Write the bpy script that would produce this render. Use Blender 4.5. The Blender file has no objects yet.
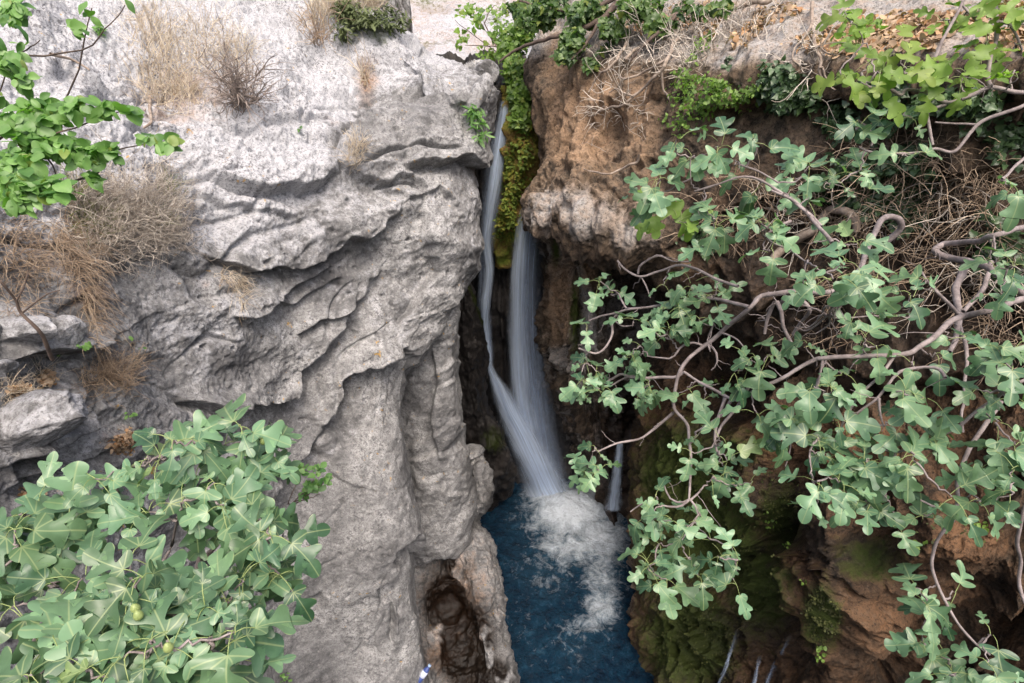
import bpy, math, random
import numpy as np
from mathutils import Vector

# ------------------------------------------------------------------ camera, world, sun, exposure
SC = bpy.context.scene
COL = SC.collection
F = 569.0; CX = 512.0; CY = 341.5; PITCH = math.radians(30); HC = 12.0
cam = bpy.data.cameras.new("camera"); camo = bpy.data.objects.new("camera", cam); COL.objects.link(camo)
cam.sensor_width = 36; cam.lens = 36 * F / 1024; cam.clip_start = 0.05; cam.clip_end = 500
camo.location = (0, 0, HC); camo.rotation_euler = (math.radians(90) - PITCH, 0, 0)
SC.camera = camo
SUN_EL, SUN_AZ = math.radians(63), math.radians(166)       # azimuth from +Y towards +X
wd = bpy.data.worlds.new("World"); SC.world = wd; wd.use_nodes = True
nt = wd.node_tree; bg = nt.nodes["Background"]
sky = nt.nodes.new("ShaderNodeTexSky"); sky.sky_type = 'NISHITA'; sky.sun_disc = False
sky.sun_elevation = SUN_EL; sky.sun_rotation = SUN_AZ; sky.air_density = 1.0; sky.dust_density = 9.0; sky.ozone_density = 1.0
nt.links.new(sky.outputs[0], bg.inputs[0]); bg.inputs[1].default_value = 0.15
sl = bpy.data.lights.new("sun", 'SUN'); sl.energy = 0.85; sl.angle = math.radians(32); sl.color = (1, 0.965, 0.93)
so = bpy.data.objects.new("sun", sl); COL.objects.link(so)
sd = Vector((math.sin(SUN_AZ) * math.cos(SUN_EL), math.cos(SUN_AZ) * math.cos(SUN_EL), math.sin(SUN_EL)))
so.rotation_euler = sd.to_track_quat('Z', 'Y').to_euler()
SC.view_settings.view_transform = 'Standard'; SC.view_settings.look = 'None'
SC.view_settings.exposure = 0.95; SC.view_settings.gamma = 1; SC.view_settings.use_curve_mapping = False
try:
    SC.cycles.max_bounces = 8; SC.cycles.transparent_max_bounces = 24; SC.cycles.use_denoising = True
except Exception: pass

R = np.random.RandomState(7); random.seed(7)
cp, sp_ = math.cos(PITCH), math.sin(PITCH)
def W(px, py, z):
    """point at image place px,py and depth z metres along the view axis"""
    px = np.asarray(px, float); py = np.asarray(py, float); z = np.asarray(z, float)
    a = (px - CX) / F * z; b = -(py - CY) / F * z
    return np.stack([a + 0 * b, z * cp + b * sp_, HC - z * sp_ + b * cp], -1)
def PROJ(P):
    x = P[..., 0]; y = P[..., 1]; h = P[..., 2] - HC
    z = y * cp - h * sp_; b = y * sp_ + h * cp
    return CX + x / z * F, CY - b / z * F, z

# ------------------------------------------------------------------ noise
_p = np.random.RandomState(3).permutation(256); _p = np.concatenate([_p, _p, _p]).astype(np.int32)
_g = np.random.RandomState(4).normal(size=(256, 3)); _g = (_g / np.linalg.norm(_g, axis=1)[:, None]).astype(np.float32)
def pn(P):
    sh = P.shape[:-1]; P = P.reshape(-1, 3); out = np.empty(len(P), np.float32)
    for s in range(0, len(P), 65536):
        q = P[s:s + 65536]; i = np.floor(q).astype(np.int32); f = (q - i).astype(np.float32); i &= 255
        u = f * f * f * (f * (f * 6 - 15) + 10); r = 0
        for dx in (0, 1):
            wx = u[:, 0] if dx else 1 - u[:, 0]; a = _p[i[:, 0] + dx]
            for dy in (0, 1):
                wy = wx * (u[:, 1] if dy else 1 - u[:, 1]); b = _p[a + i[:, 1] + dy]
                for dz in (0, 1):
                    g = _g[_p[b + i[:, 2] + dz]]
                    d = g[:, 0] * (f[:, 0] - dx) + g[:, 1] * (f[:, 1] - dy) + g[:, 2] * (f[:, 2] - dz)
                    r = r + wy * (u[:, 2] if dz else 1 - u[:, 2]) * d
        out[s:s + 65536] = r * 1.6
    return out.reshape(sh)
def fbm(P, o=4, g=0.5, l=2.03):
    r = 0; a = 1; t = 0
    for k in range(o):
        r = r + a * pn(P + 17.3 * k); t += a; a *= g; P = P * l
    return r / t
def ridge(P, o=4, g=0.5):
    r = 0; a = 1; t = 0
    for k in range(o):
        n = 1 - np.abs(pn(P + 31.7 * k)) * 2; r = r + a * n; t += a; a *= g; P = P * 2.1
    return r / t
def sst(a, b, x):
    t = np.clip((x - a) / (b - a), 0, 1); return t * t * (3 - 2 * t)

# ------------------------------------------------------------------ object helpers
def tag(o, label=None, cat=None, group=None, kind=None):
    if label: o['label'] = label
    if cat: o['category'] = cat
    if group: o['group'] = group
    if kind: o['kind'] = kind
    return o
def empty(name, loc):
    o = bpy.data.objects.new(name, None); COL.objects.link(o); o.location = loc; o.empty_display_size = .1; return o
def mesh_np(name, V, Fc, mat, parent=None, attrs=None, smooth=True, uv=None):
    """V (N,3), Fc (M,k) int array or list of such arrays"""
    me = bpy.data.meshes.new(name)
    V = np.asarray(V, np.float32)
    if parent is not None and parent.location.length > 0:
        V = V - np.array(parent.location, np.float32)
    Fs = Fc if isinstance(Fc, list) else [Fc]
    Fs = [f for f in Fs if len(f)]
    loops = np.concatenate([f.ravel() for f in Fs]).astype(np.int32)
    tot = np.concatenate([np.full(len(f), f.shape[1], np.int32) for f in Fs])
    st = np.concatenate([[0], np.cumsum(tot)[:-1]]).astype(np.int32)
    me.vertices.add(len(V)); me.vertices.foreach_set("co", V.ravel())
    me.loops.add(len(loops)); me.loops.foreach_set("vertex_index", loops)
    me.polygons.add(len(tot)); me.polygons.foreach_set("loop_start", st); me.polygons.foreach_set("loop_total", tot)
    me.polygons.foreach_set("use_smooth", np.full(len(tot), smooth))
    if attrs:
        for k, v in attrs.items():
            at = me.attributes.new(k, 'FLOAT_COLOR', 'POINT'); v = np.asarray(v, np.float32)
            if v.shape[1] == 3: v = np.concatenate([v, np.ones((len(v), 1), np.float32)], 1)
            at.data.foreach_set("color", v.ravel())
    me.update(); me.validate()
    me.materials.append(mat)
    o = bpy.data.objects.new(name, me); COL.objects.link(o)
    if parent is not None: o.parent = parent
    return o
class Acc:
    def __init__(s): s.V = []; s.F = {3: [], 4: []}; s.A = []; s.n = 0
    def add(s, V, Fc, A=None):
        V = np.asarray(V, float).reshape(-1, 3)
        for f in (Fc if isinstance(Fc, list) else [Fc]): s.F[f.shape[1]].append(np.asarray(f) + s.n)
        s.V.append(V); s.n += len(V)
        if A is None: A = (0.5, 0.5, 0.5, 1)
        A = np.asarray(A, float)
        s.A.append(np.tile(A, (len(V), 1)) if A.ndim == 1 else A)
    def build(s, name, mat, parent=None, smooth=True):
        fs = [np.concatenate(v) for v in s.F.values() if v]
        return mesh_np(name, np.concatenate(s.V), fs, mat, parent, {'Col': np.concatenate(s.A)}, smooth)

def build_multi(name, parts, parent):
    """several accumulators with a material each, one mesh"""
    A = Acc(); mats = []; idx = []
    for acc, mat in parts:
        if not acc.V: continue
        v = np.concatenate(acc.V); fs = [np.concatenate(x) for x in acc.F.values() if x]; A.add(v, fs, np.concatenate(acc.A)); mats.append(mat)
        A.marks = getattr(A, 'marks', []) + [fs]
    o = A.build(name, mats[0], parent)
    for m_ in mats[1:]: o.data.materials.append(m_)
    # faces were laid down triangles first, then quads, part by part
    order = []
    for k in (3, 4):
        for i, fs in enumerate(A.marks): order += [np.full(len(f), i, np.int32) for f in fs if f.shape[1] == k]
    o.data.polygons.foreach_set('material_index', np.concatenate(order)); return o
def crom(P, n):
    """Catmull-Rom through P (m,...) sampled at n points"""
    P = np.asarray(P, float); m = len(P)
    if m == 2: P = np.stack([P[0], (P[0] + P[1]) / 2, P[1]]); m = 3
    t = np.linspace(0, m - 1, n); i = np.clip(t.astype(int), 0, m - 2); f = t - i
    f = f.reshape((-1,) + (1,) * (P.ndim - 1))
    p0 = P[np.maximum(i - 1, 0)]; p1 = P[i]; p2 = P[i + 1]; p3 = P[np.minimum(i + 2, m - 1)]
    return 0.5 * (2 * p1 + (p2 - p0) * f + (2 * p0 - 5 * p1 + 4 * p2 - p3) * f * f + (3 * p1 - p0 - 3 * p2 + p3) * f ** 3)
def normals(G):
    du = np.gradient(G, axis=1); dv = np.gradient(G, axis=0)
    n = np.cross(du, dv); n /= np.linalg.norm(n, axis=-1)[..., None] + 1e-9
    return n
def gridfaces(h, w, flip=False):
    i = np.arange(h * w).reshape(h, w)
    f = np.stack([i[:-1, :-1], i[1:, :-1], i[1:, 1:], i[:-1, 1:]], -1).reshape(-1, 4)
    return f[:, ::-1] if flip else f

def seg_sd(px, py, pts):
    """signed distance in px to a polyline (positive on its right-hand side when walking it, y down) and place along it 0..1"""
    best = np.full(px.shape, 1e9); sg = np.zeros(px.shape); al = np.zeros(px.shape)
    pts = np.asarray(pts, float); L = np.concatenate([[0], np.cumsum(np.hypot(*np.diff(pts, axis=0).T))])
    for k in range(len(pts) - 1):
        a, b = pts[k], pts[k + 1]; d = b - a; l2 = d @ d
        t = np.clip(((px - a[0]) * d[0] + (py - a[1]) * d[1]) / l2, 0, 1)
        qx = px - a[0] - t * d[0]; qy = py - a[1] - t * d[1]; ds = np.hypot(qx, qy)
        c = d[0] * (py - a[1]) - d[1] * (px - a[0])
        m = ds < best; best[m] = ds[m]; sg[m] = np.sign(c[m]); al[m] = (L[k] + t[m] * (L[k + 1] - L[k])) [...] / L[-1]
    return best * np.where(sg == 0, 1, sg), al
def ledges(px, py, feats, wob=None):
    """each: (pts, amp, w_above, w_below, lip) ; right-hand side of the walk is recessed"""
    D = np.zeros(px.shape)
    wx, wy = (0, 0) if wob is None else wob
    for pts, amp, wa, wb, lip in feats:
        p = np.asarray(pts, float); m = (px > p[:, 0].min() - 3 * max(wa, wb)) & (px < p[:, 0].max() + 3 * max(wa, wb)) & \
            (py > p[:, 1].min() - 3 * max(wa, wb)) & (py < p[:, 1].max() + 3 * max(wa, wb))
        if not m.any(): continue
        s, al = seg_sd((px + wx)[m], (py + wy)[m], pts)
        fade = sst(0, .12, al) * sst(0, .12, 1 - al) * .9 + .1
        # beyond the ends the distance itself fades it
        below = -np.exp(-np.maximum(s, 0) / wb); above = lip * np.exp(np.minimum(s, 0) / wa)
        k = sst(-2.0, 2.0, s)
        D[m] += amp * fade * (below * k + above * (1 - k))
    return D
def blob(px, py, bl):
    r = np.zeros(px.shape)
    for (x, y, rx, ry, a) in bl:
        r = np.maximum(r, a * np.exp(-(((px - x) / rx) ** 2 + ((py - y) / ry) ** 2)))
    return r

SURF = {}
def register(key, G, N):
    px, py, z = PROJ(G); px = px.ravel(); py = py.ravel(); z = z.ravel()
    ok = (px > -200) & (px < 1200) & (py > -200) & (py < 900) & (z > .3); k = np.nonzero(ok)[0]
    k = k[np.argsort(-z[k])]; ids = np.full((600, 600), -1, np.int64)
    ids[((px[k] + 200) / 3).astype(int), ((py[k] + 200) / 3).astype(int)] = k
    SURF[key] = (ids, G.reshape(-1, 3), N.reshape(-1, 3), z)
def surf(key, x, y):
    ids, G, N, z = SURF[key]; i = int((x + 200) / 3); j = int((y + 200) / 3)
    for r in (0, 1, 2, 4, 8, 16):
        s = ids[max(i - r, 0):i + r + 1, max(j - r, 0):j + r + 1]; s = s[s >= 0]
        if len(s): k = s[np.argmin(z[s])]; return G[k], N[k], z[k]
    return None
# ------------------------------------------------------------------ materials
def newmat(name):
    m = bpy.data.materials.new(name); m.use_nodes = True; n = m.node_tree.nodes; l = m.node_tree.links
    return m, n, l, n["Principled BSDF"]
def nd(n, t, **k):
    x = n.new("ShaderNode" + t)
    for a, b in k.items():
        if a.startswith('i_'):
            key = a[2:]
            x.inputs[int(key) if key.isdigit() else key.replace('_', ' ')].default_value = b
        else: setattr(x, a, b)
    return x
def ramp(n, l, src, stops, interp='LINEAR'):
    r = n.new("ShaderNodeValToRGB"); r.color_ramp.interpolation = interp; e = r.color_ramp.elements
    while len(e) < len(stops): e.new(0.5)
    for q, (p, c) in zip(e, stops):
        q.position = p; q.color = (c, c, c, 1) if isinstance(c, (int, float)) else tuple(c) + (1,)
    l.new(src, r.inputs[0]); return r
def noise(n, l, co, scale, det=6, rough=.6, dist=0):
    x = nd(n, "TexNoise", i_Scale=scale, i_Detail=det, i_Roughness=rough, i_Distortion=dist); l.new(co, x.inputs['Vector']); return x
def mixc(n, l, fac, a, b, mode='MIX'):
    x = n.new("ShaderNodeMix"); x.data_type = 'RGBA'; x.blend_type = mode
    for s, v in ((x.inputs[0], fac), (x.inputs[6], a), (x.inputs[7], b)):
        if hasattr(v, 'is_output'): l.new(v, s)
        elif isinstance(v, (int, float)): s.default_value = v
        else: s.default_value = tuple(v) + (1,)
    return x.outputs[2]
def math_(n, l, op, a, b=None, clamp=False):
    x = n.new("ShaderNodeMath"); x.operation = op; x.use_clamp = clamp
    for s, v in ((x.inputs[0], a), (x.inputs[1], b)):
        if v is None: continue
        if hasattr(v, 'is_output'): l.new(v, s)
        else: s.default_value = v
    return x.outputs[0]

def rock_mat(name, lo, hi, white, warm, moss=(0.044, 0.062, 0.012), stretch=(1, 1, 1), rough=.9, bump=.5, lichen=True, speck=1.0, grain=1.0, wet_shade_c=(.22, .2, .2)):
    """limestone / tufa; attribute Col: R weathered white, G warm rust, B moss, A wet, plus painted shade in the limestone hollow"""
    m, n, l, P = newmat(name)
    geo = nd(n, "NewGeometry"); mp = nd(n, "Mapping"); mp.inputs['Scale'].default_value = stretch
    l.new(geo.outputs['Position'], mp.inputs[0]); co = mp.outputs[0]
    at = nd(n, "Attribute", attribute_name='Col'); sx = nd(n, "SeparateColor"); l.new(at.outputs['Color'], sx.inputs[0])
    n1 = noise(n, l, co, 1.1, 8, .62, .4); n2 = noise(n, l, co, 6, 8, .68, .3); n3 = noise(n, l, co, 28 * grain, 6, .7); n4 = noise(n, l, co, 90 * grain, 3, .6)
    base = ramp(n, l, n1.outputs[0], [(.36, lo), (.62, hi)])
    t = ramp(n, l, n2.outputs[0], [(.34, .55), (.5, 1.0), (.66, 1.35)])
    c = mixc(n, l, 1.0, base.outputs[0], t.outputs[0], 'MULTIPLY')
    t3 = ramp(n, l, n3.outputs[0], [(.33, .6), (.48, 1.0), (.7, 1.22)])
    c = mixc(n, l, .8, c, t3.outputs[0], 'MULTIPLY')
    # white crust breaks up along noise
    wsum = math_(n, l, 'ADD', math_(n, l, 'MULTIPLY', sx.outputs[0], 1.15), math_(n, l, 'MULTIPLY', math_(n, l, 'SUBTRACT', n2.outputs[0], .5), 1.7))
    wf = ramp(n, l, wsum, [(.35, 0), (.75, 1)])
    wc = mixc(n, l, .55, white, t3.outputs[0], 'MULTIPLY')
    c = mixc(n, l, wf.outputs[0], c, wc)
    # warm stain
    rs = math_(n, l, 'ADD', sx.outputs[1], math_(n, l, 'MULTIPLY', math_(n, l, 'SUBTRACT', n2.outputs[0], .5), 1.2))
    rf = ramp(n, l, rs, [(.3, 0), (.8, 1)])
    wmc = mixc(n, l, .8, warm, t3.outputs[0], 'MULTIPLY')
    c = mixc(n, l, rf.outputs[0], c, wmc)
    if lichen:
        v = nd(n, "TexVoronoi", i_Scale=9.0); v.feature = 'F1'; l.new(co, v.inputs['Vector'])
        sp = noise(n, l, co, 22, 5, .7, .8)
        dk = math_(n, l, 'MULTIPLY', ramp(n, l, sp.outputs[0], [(.535, 0), (.575, 1)]).outputs[0], ramp(n, l, n1.outputs[0], [(.42, .25), (.58, 1)]).outputs[0])
        c = mixc(n, l, math_(n, l, 'MULTIPLY', dk, .85 * speck), c, (.075, .073, .08))
        pk = noise(n, l, co, 48, 4, .6, .4); c = mixc(n, l, math_(n, l, 'MULTIPLY', ramp(n, l, pk.outputs[0], [(.55, 0), (.59, 1)]).outputs[0], .6), c, (.10, .095, .10))
        pw = noise(n, l, co, 17, 6, .7, .6); c = mixc(n, l, math_(n, l, 'MULTIPLY', ramp(n, l, pw.outputs[0], [(.57, 0), (.66, 1)]).outputs[0], .45), c, (.44, .43, .42))
        on = noise(n, l, co, 13, 3, .5, .5)
        of = math_(n, l, 'MULTIPLY', ramp(n, l, on.outputs[0], [(.68, 0), (.72, 1)]).outputs[0], ramp(n, l, n1.outputs[0], [(.5, 0), (.56, 1)]).outputs[0])
        c = mixc(n, l, math_(n, l, 'MULTIPLY', of, .75), c, (.42, .25, .05))
    else:
        pk = noise(n, l, geo.outputs['Position'], 34, 5, .7, .6); c = mixc(n, l, math_(n, l, 'MULTIPLY', ramp(n, l, pk.outputs[0], [(.53, 0), (.60, 1)]).outputs[0], .65), c, tuple(v * .35 for v in lo))
        pg = noise(n, l, geo.outputs['Position'], 11, 7, .75, .8); c = mixc(n, l, math_(n, l, 'MULTIPLY', ramp(n, l, pg.outputs[0], [(.54, 0), (.64, 1)]).outputs[0], .5), c, tuple(v * 2.0 for v in hi))
    ms = math_(n, l, 'ADD', sx.outputs[2], math_(n, l, 'MULTIPLY', math_(n, l, 'SUBTRACT', n2.outputs[0], .5), 1.5))
    mf = ramp(n, l, ms, [(.36, 0), (.78, 1)])
    mc = mixc(n, l, n3.outputs[0], tuple(x * .45 for x in moss), tuple(x * 1.7 for x in moss))
    c = mixc(n, l, mf.outputs[0], c, mc)
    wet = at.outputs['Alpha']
    dkm = mixc(n, l, wet, (1, 1, 1), wet_shade_c)
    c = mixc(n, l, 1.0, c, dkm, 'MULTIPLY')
    l.new(c, P.inputs['Base Color'])
    rr = nd(n, "MapRange"); l.new(wet, rr.inputs[0]); rr.inputs[3].default_value = rough; rr.inputs[4].default_value = .34; l.new(rr.outputs[0], P.inputs['Roughness'])
    P.inputs['Specular IOR Level'].default_value = .22
    b1 = nd(n, "Bump", i_Strength=bump, i_Distance=.05); b2 = nd(n, "Bump", i_Strength=bump * 1.1, i_Distance=.018); b3 = nd(n, "Bump", i_Strength=bump, i_Distance=.006)
    l.new(n2.outputs[0], b1.inputs['Height']); l.new(n3.outputs[0], b2.inputs['Height']); l.new(n4.outputs[0], b3.inputs['Height'])
    l.new(b1.outputs[0], b2.inputs['Normal']); l.new(b2.outputs[0], b3.inputs['Normal']); l.new(b3.outputs[0], P.inputs['Normal'])
    return m
M = {}
M['lime'] = rock_mat('limestone', (.128, .128, .130), (.318, .318, .316), (.405, .41, .43), (.28, .17, .10), wet_shade_c=(.05, .035, .025), bump=.6, speck=.85)  # wet tone extra dark: the pool hollow's shade is in the colour too
M['tufa'] = rock_mat('tufa', (.033, .027, .022), (.11, .088, .067), (.32, .31, .30), (.29, .195, .125), lichen=False, bump=.7)
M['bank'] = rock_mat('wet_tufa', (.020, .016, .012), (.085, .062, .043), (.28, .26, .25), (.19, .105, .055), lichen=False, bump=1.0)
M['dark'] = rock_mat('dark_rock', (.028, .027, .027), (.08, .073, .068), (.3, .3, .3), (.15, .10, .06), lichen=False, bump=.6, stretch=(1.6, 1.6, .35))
# ------------------------------------------------------------------ cliffs
def patch(rows, h, w, ufix=None):
    """rows: list of rows of (px,py,z); bicubic patch in the place's own metres"""
    P = np.array([[W(*c) for c in r] for r in rows], float)
    A = crom(P, h); B = crom(A.transpose(1, 0, 2), w).transpose(1, 0, 2)
    return B
def cam_frame(G):
    px, py, z = PROJ(G); a = (px - CX) / F * z; b = -(py - CY) / F * z
    return px, py, np.stack([a, b, z], -1)
def rot2(C, deg):
    t = math.radians(deg); c, s = math.cos(t), math.sin(t)
    return np.stack([C[..., 0] * c + C[..., 1] * s, -C[..., 0] * s + C[..., 1] * c, C[..., 2]], -1)
def strata(C, deg, per, warp=.35, seed=0.):
    """saw-tooth layering: each bed's lip stands proud and its foot is undercut"""
    Q = rot2(C, deg); wv = fbm(Q * np.array([.6, 1.0, .6]) + seed, 3) * warp * 2.2
    t = (Q[..., 1] + wv + .25 * Q[..., 2]) / per; f = t - np.floor(t)
    s = np.where(f < .82, f / .82, (1 - f) / .18)            # rises upward to the lip, drops at the next foot
    k = pn(np.stack([np.floor(t) * 7.1 + seed, Q[..., 0] * .7, Q[..., 2] * .7], -1)) * .8 + .5
    return s * np.clip(k, 0, 1.2)

# --- the near cliff on the left
def Lrow(y, E, zs, zE, ye=None, dy=None):
    E = E - 13 * float(np.interp(y, [-20, 120, 200, 330], [1, 1, .8, .25]))
    xs = np.array([-260, -110, 0, 100, 190, 270, 340]); xs = np.where(xs > 100, 100 + (xs - 100) * (E - 100) / 390., xs)
    r = [(x, y, z) for x, z in zip(xs, zs)]
    ye = y if ye is None else ye
    r += [(E - 40, ye - 0, zE - .75), (E - 10, ye, zE - .35), (E, ye + 2, zE + .15), (E - 4, ye + 4, zE + 1.4), (E - 30, ye + 10, zE + 4.5)]
    return r
rowsL = [
 [(-260,-230,8.5),(-110,-230,9.5),(0,-230,10.5),(100,-230,11.5),(190,-200,12.5),(270,-120,13),(330,20,14),(380,60,14),(440,80,14),(470,90,14),(474,96,14.5),(468,100,15)],
 [(-260,-110,6.2),(-110,-110,7.2),(0,-110,8.4),(100,-110,9.4),(190,-100,10.2),(270,-60,10.8),(335,0,11.2),(412,46,10.6),(462,58,10.2),(486,70,10.2),(484,74,11.4),(466,86,14)],
 Lrow(-20, 500, (4.9, 5.6, 6.5, 7.5, 8.4, 9.2, 9.4), 9.3, 84),
 Lrow(60, 501, (4.0, 4.6, 5.4, 6.3, 7.3, 8.0, 8.5), 9.2, 108),
 Lrow(120, 497, (3.6, 4.1, 4.8, 5.6, 6.5, 7.2, 7.7), 9.0, 136),
 Lrow(180, 489, (3.3, 3.7, 4.3, 5.1, 6.0, 6.7, 7.3), 8.9, 180),
 Lrow(240, 483, (3.1, 3.5, 4.1, 4.9, 5.8, 6.6, 7.2), 8.9, 236),
 Lrow(300, 463, (3.05, 3.4, 4.05, 4.9, 5.8, 6.6, 7.3), 8.9, 296),
 Lrow(345, 436, (3.0, 3.4, 4.0, 4.85, 5.75, 6.6, 7.3), 8.7, 345),
 Lrow(400, 414, (2.9, 3.3, 3.95, 4.8, 5.7, 6.6, 7.4), 8.7, 400),
 Lrow(470, 418, (2.7, 3.2, 3.9, 4.8, 5.75, 6.7, 7.6), 8.8, 470),
 Lrow(540, 428, (2.5, 3.1, 3.85, 4.75, 5.8, 6.9, 7.9), 9.1, 540),
 Lrow(600, 425, (2.4, 3.0, 3.8, 4.75, 5.9, 7.1, 8.2), 9.4, 600),
 Lrow(660, 432, (2.3, 2.9, 3.75, 4.75, 6.0, 7.3, 8.6), 9.8, 660),
 Lrow(740, 455, (2.2, 2.8, 3.7, 4.8, 6.2, 7.6, 9.1), 10.4, 740),
 Lrow(840, 500, (2.1, 2.7, 3.7, 4.9, 6.4, 8.1, 9.9), 11.6, 850),
]
G = patch(rowsL, 760, 860)
N = normals(G); 
if N[300, 300] @ (np.array([0, 0, HC]) - G[300, 300]) < 0: N = -N; flipL = True
else: flipL = False
px, py, C = cam_frame(G)
smooth_low = sst(0, 40, seg_sd(px, py, [(180, 760), (262, 560), (285, 472), (321, 440), (339, 418), (372, 400), (430, 330)])[0])  # lower smooth face
up = sst(0, 70, seg_sd(px, py, [(560, 90), (470, 75), (385, 100), (345, 160), (330, 225), (210, 262), (120, 270), (-60, 240), (-300, 240)])[0])   # weathered top
wob = (fbm(C * 1.6, 3) * 16, fbm(C * 1.6 + 40, 3) * 16)
feats = [
 ([(209,257),(256,271),(293,271),(337,254),(372,235),(402,205)], .22, 60, 22, .35),
 ([(222,316),(279,306),(303,285),(340,272)], .16, 40, 20, .4),
 ([(240,322),(323,296),(350,285)], .10, 25, 16, .4),
 ([(165,388),(215,412),(263,401),(296,388),(313,358),(345,333),(360,300)], .26, 60, 26, .4),
 ([(0,362),(67,353),(91,348),(120,334)], .22, 30, 16, .6),
 ([(0,464),(45,447),(79,423),(88,398)], .30, 45, 18, .5),
 ([(0,492),(62,464),(92,460),(128,440)], .12, 25, 14, .4),
 ([(209,168),(236,182),(263,188),(303,188),(345,176)], .22, 45, 14, .5),
 ([(190,190),(225,205),(300,215)], .08, 30, 14, .3),
 ([(60,57),(88,74),(140,92)], .12, 20, 10, .3),
 ([(80,90),(120,95),(138,100)], .16, 16, 8, .3),
 ([(225,120),(262,128),(300,118),(330,110)], .12, 25, 12, .4),
 ([(405,164),(440,164),(468,158),(500,170)], .28, 40, 14, .5),
 ([(500,100),(470,84),(448,92),(410,96),(380,99),(346,140),(338,165)], .30, 26, 30, .35),
 ([(339,166),(381,183),(412,172),(425,190)], .14, 20, 16, .4),
 ([(376,190),(410,196),(440,190),(460,205)], .10, 20, 16, .4),
 ([(470,60),(474,90),(468,120),(475,150)], .14, 20, 14, .3),
 ([(420,205),(425,235),(437,277),(422,305),(405,330)], .18, 30, 26, .35),
 ([(321,440),(339,418),(346,385),(367,373),(386,369),(410,345)], .34, 55, 34, .4),
 ([(200,560),(262,520),(285,474),(300,460),(321,440)], .25, 50, 30, .4),
 ([(300,330),(345,322),(375,300),(392,268)], .12, 30, 22, .3),
 ([(376,612),(378,596),(403,560),(428,534)], .22, 40, 24, .4),
 ([(247,662),(290,619),(318,592)], .10, 30, 14, .3),
 ([(396,610),(399,625),(397,640)], .16, 8, 6, .4),
 ([(355,648),(365,652),(374,645)], .08, 8, 6, .4),
 ([(330,478),(362,490),(385,500)], .03, 10, 8, .4),
]
D = ledges(px, py, feats, wob)
rough = (1 - .72 * smooth_low) * (1 - .38 * sst(230, 330, px) * sst(240, 300, py))
fine = 1 - .5 * sst(230, 330, px) * sst(230, 300, py)
D += .34 * fbm(C * .55 + 5, 3) * rough
Q = rot2(C, 28)
D += .17 * strata(C, 24, .85, .35, 3.) * (rough * (1 - .6 * up)) - .08
D += .05 * strata(C, 30, .3, .3, 9.) * rough * sst(-.25, .25, fbm(C * .8 + 70, 2))
D += .15 * (ridge(Q * np.array([.35, 1.15, .5]) + 3, 4, .42) - .3) * rough
big = (1 - np.abs(pn(C * 1.5 + 8)) * 2.4)
D += up * (.13 * fbm(C * 1.8 + 2, 5, .62) - .10 * np.maximum(ridge(C * 1.1 + 11, 3) - .45, 0) * 2)
D += (.04 * fbm(rot2(C, 25) * np.array([2.2, 4.2, 3]), 4, .55) + (.012 + .03 * up) * (ridge(C * 7 + 3, 3) - .4)) * (1 - .65 * smooth_low)
D += fine * (.015 * fbm(C * 20, 3, .6) + .016 * fbm(C * 9 + 3, 3, .6)) * (1 - .6 * smooth_low)
pits = np.maximum(pn(C * 9 + 4) - .42, 0); D -= .16 * pits * (1 - .5 * smooth_low)
cr = np.abs(pn(rot2(C, 35) * np.array([.5, 1.3, .8]) + 33)); D -= .14 * np.exp(-(cr / .03) ** 2) * rough * sst(-.1, .3, fbm(C * .9 + 12, 2))
D += smooth_low * (.09 * fbm(rot2(C, 62) * np.array([.5, 1.6, .7]) + 20, 4, .5))
edge = np.linspace(0, 1, G.shape[1])[None, :]
G = G + N * D[..., None]
register('left', G, N if True else N)
white = .52 * up + .26 + .35 * blob(px, py, [(240,150,130,60,1),(60,40,90,60,.9),(300,60,70,50,1),(250,235,70,18,.8),(420,60,60,20,.7),(200,330,60,20,.5),(40,375,50,25,.5)]) - .30 * blob(px, py, [(420,130,60,35,1)]) - .15 * smooth_low
white += .2 * (fbm(C * .9 + 50, 3))
warm = blob(px, py, [(185,90,70,50,.5),(366,70,14,22,.75),(230,285,40,14,.35),(30,390,50,30,.42),(120,440,30,20,.5),(90,290,35,30,.5),(330,120,30,20,.3),(60,260,80,30,.4)]) + .12 * smooth_low
mossm = blob(px, py, [(372,35,35,14,.5),(360,160,16,20,.25)])
wet = blob(px, py, [(420,125,60,30,.22),(500,330,25,60,.4),(430,650,9,40,.25)])
A = np.stack([white, warm, mossm, wet], -1).clip(0, 1).reshape(-1, 4)
o = mesh_np('limestone_cliff', G.reshape(-1, 3), gridfaces(*G.shape[:2], flip=flipL), M['lime'], attrs={'Col': A})
tag(o, 'pale grey folded limestone cliff filling the left half of the gorge', 'cliff', kind='structure')

def rockmass(name, rows, h, w, mat, disp, attr, label, cat, key=None, kind='structure', parent=None):
    G = patch(rows, h, w); N = normals(G); c = (h // 2, w // 2)
    fl = N[c] @ (np.array([0, 0, HC]) - G[c]) < 0
    if fl: N = -N
    px, py, C = cam_frame(G); D = disp(px, py, C, G)
    G = G + N * D[..., None]
    px, py, C2 = cam_frame(G)
    A = np.stack(attr(px, py, C), -1).clip(0, 1).reshape(-1, 4)
    register(key or name, G, N)
    o = mesh_np(name, G.reshape(-1, 3), gridfaces(h, w, flip=fl), mat, parent, {'Col': A})
    if cat: tag(o, label, cat, kind=kind)
    return o
Z = lambda px: np.zeros(px.shape)
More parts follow.
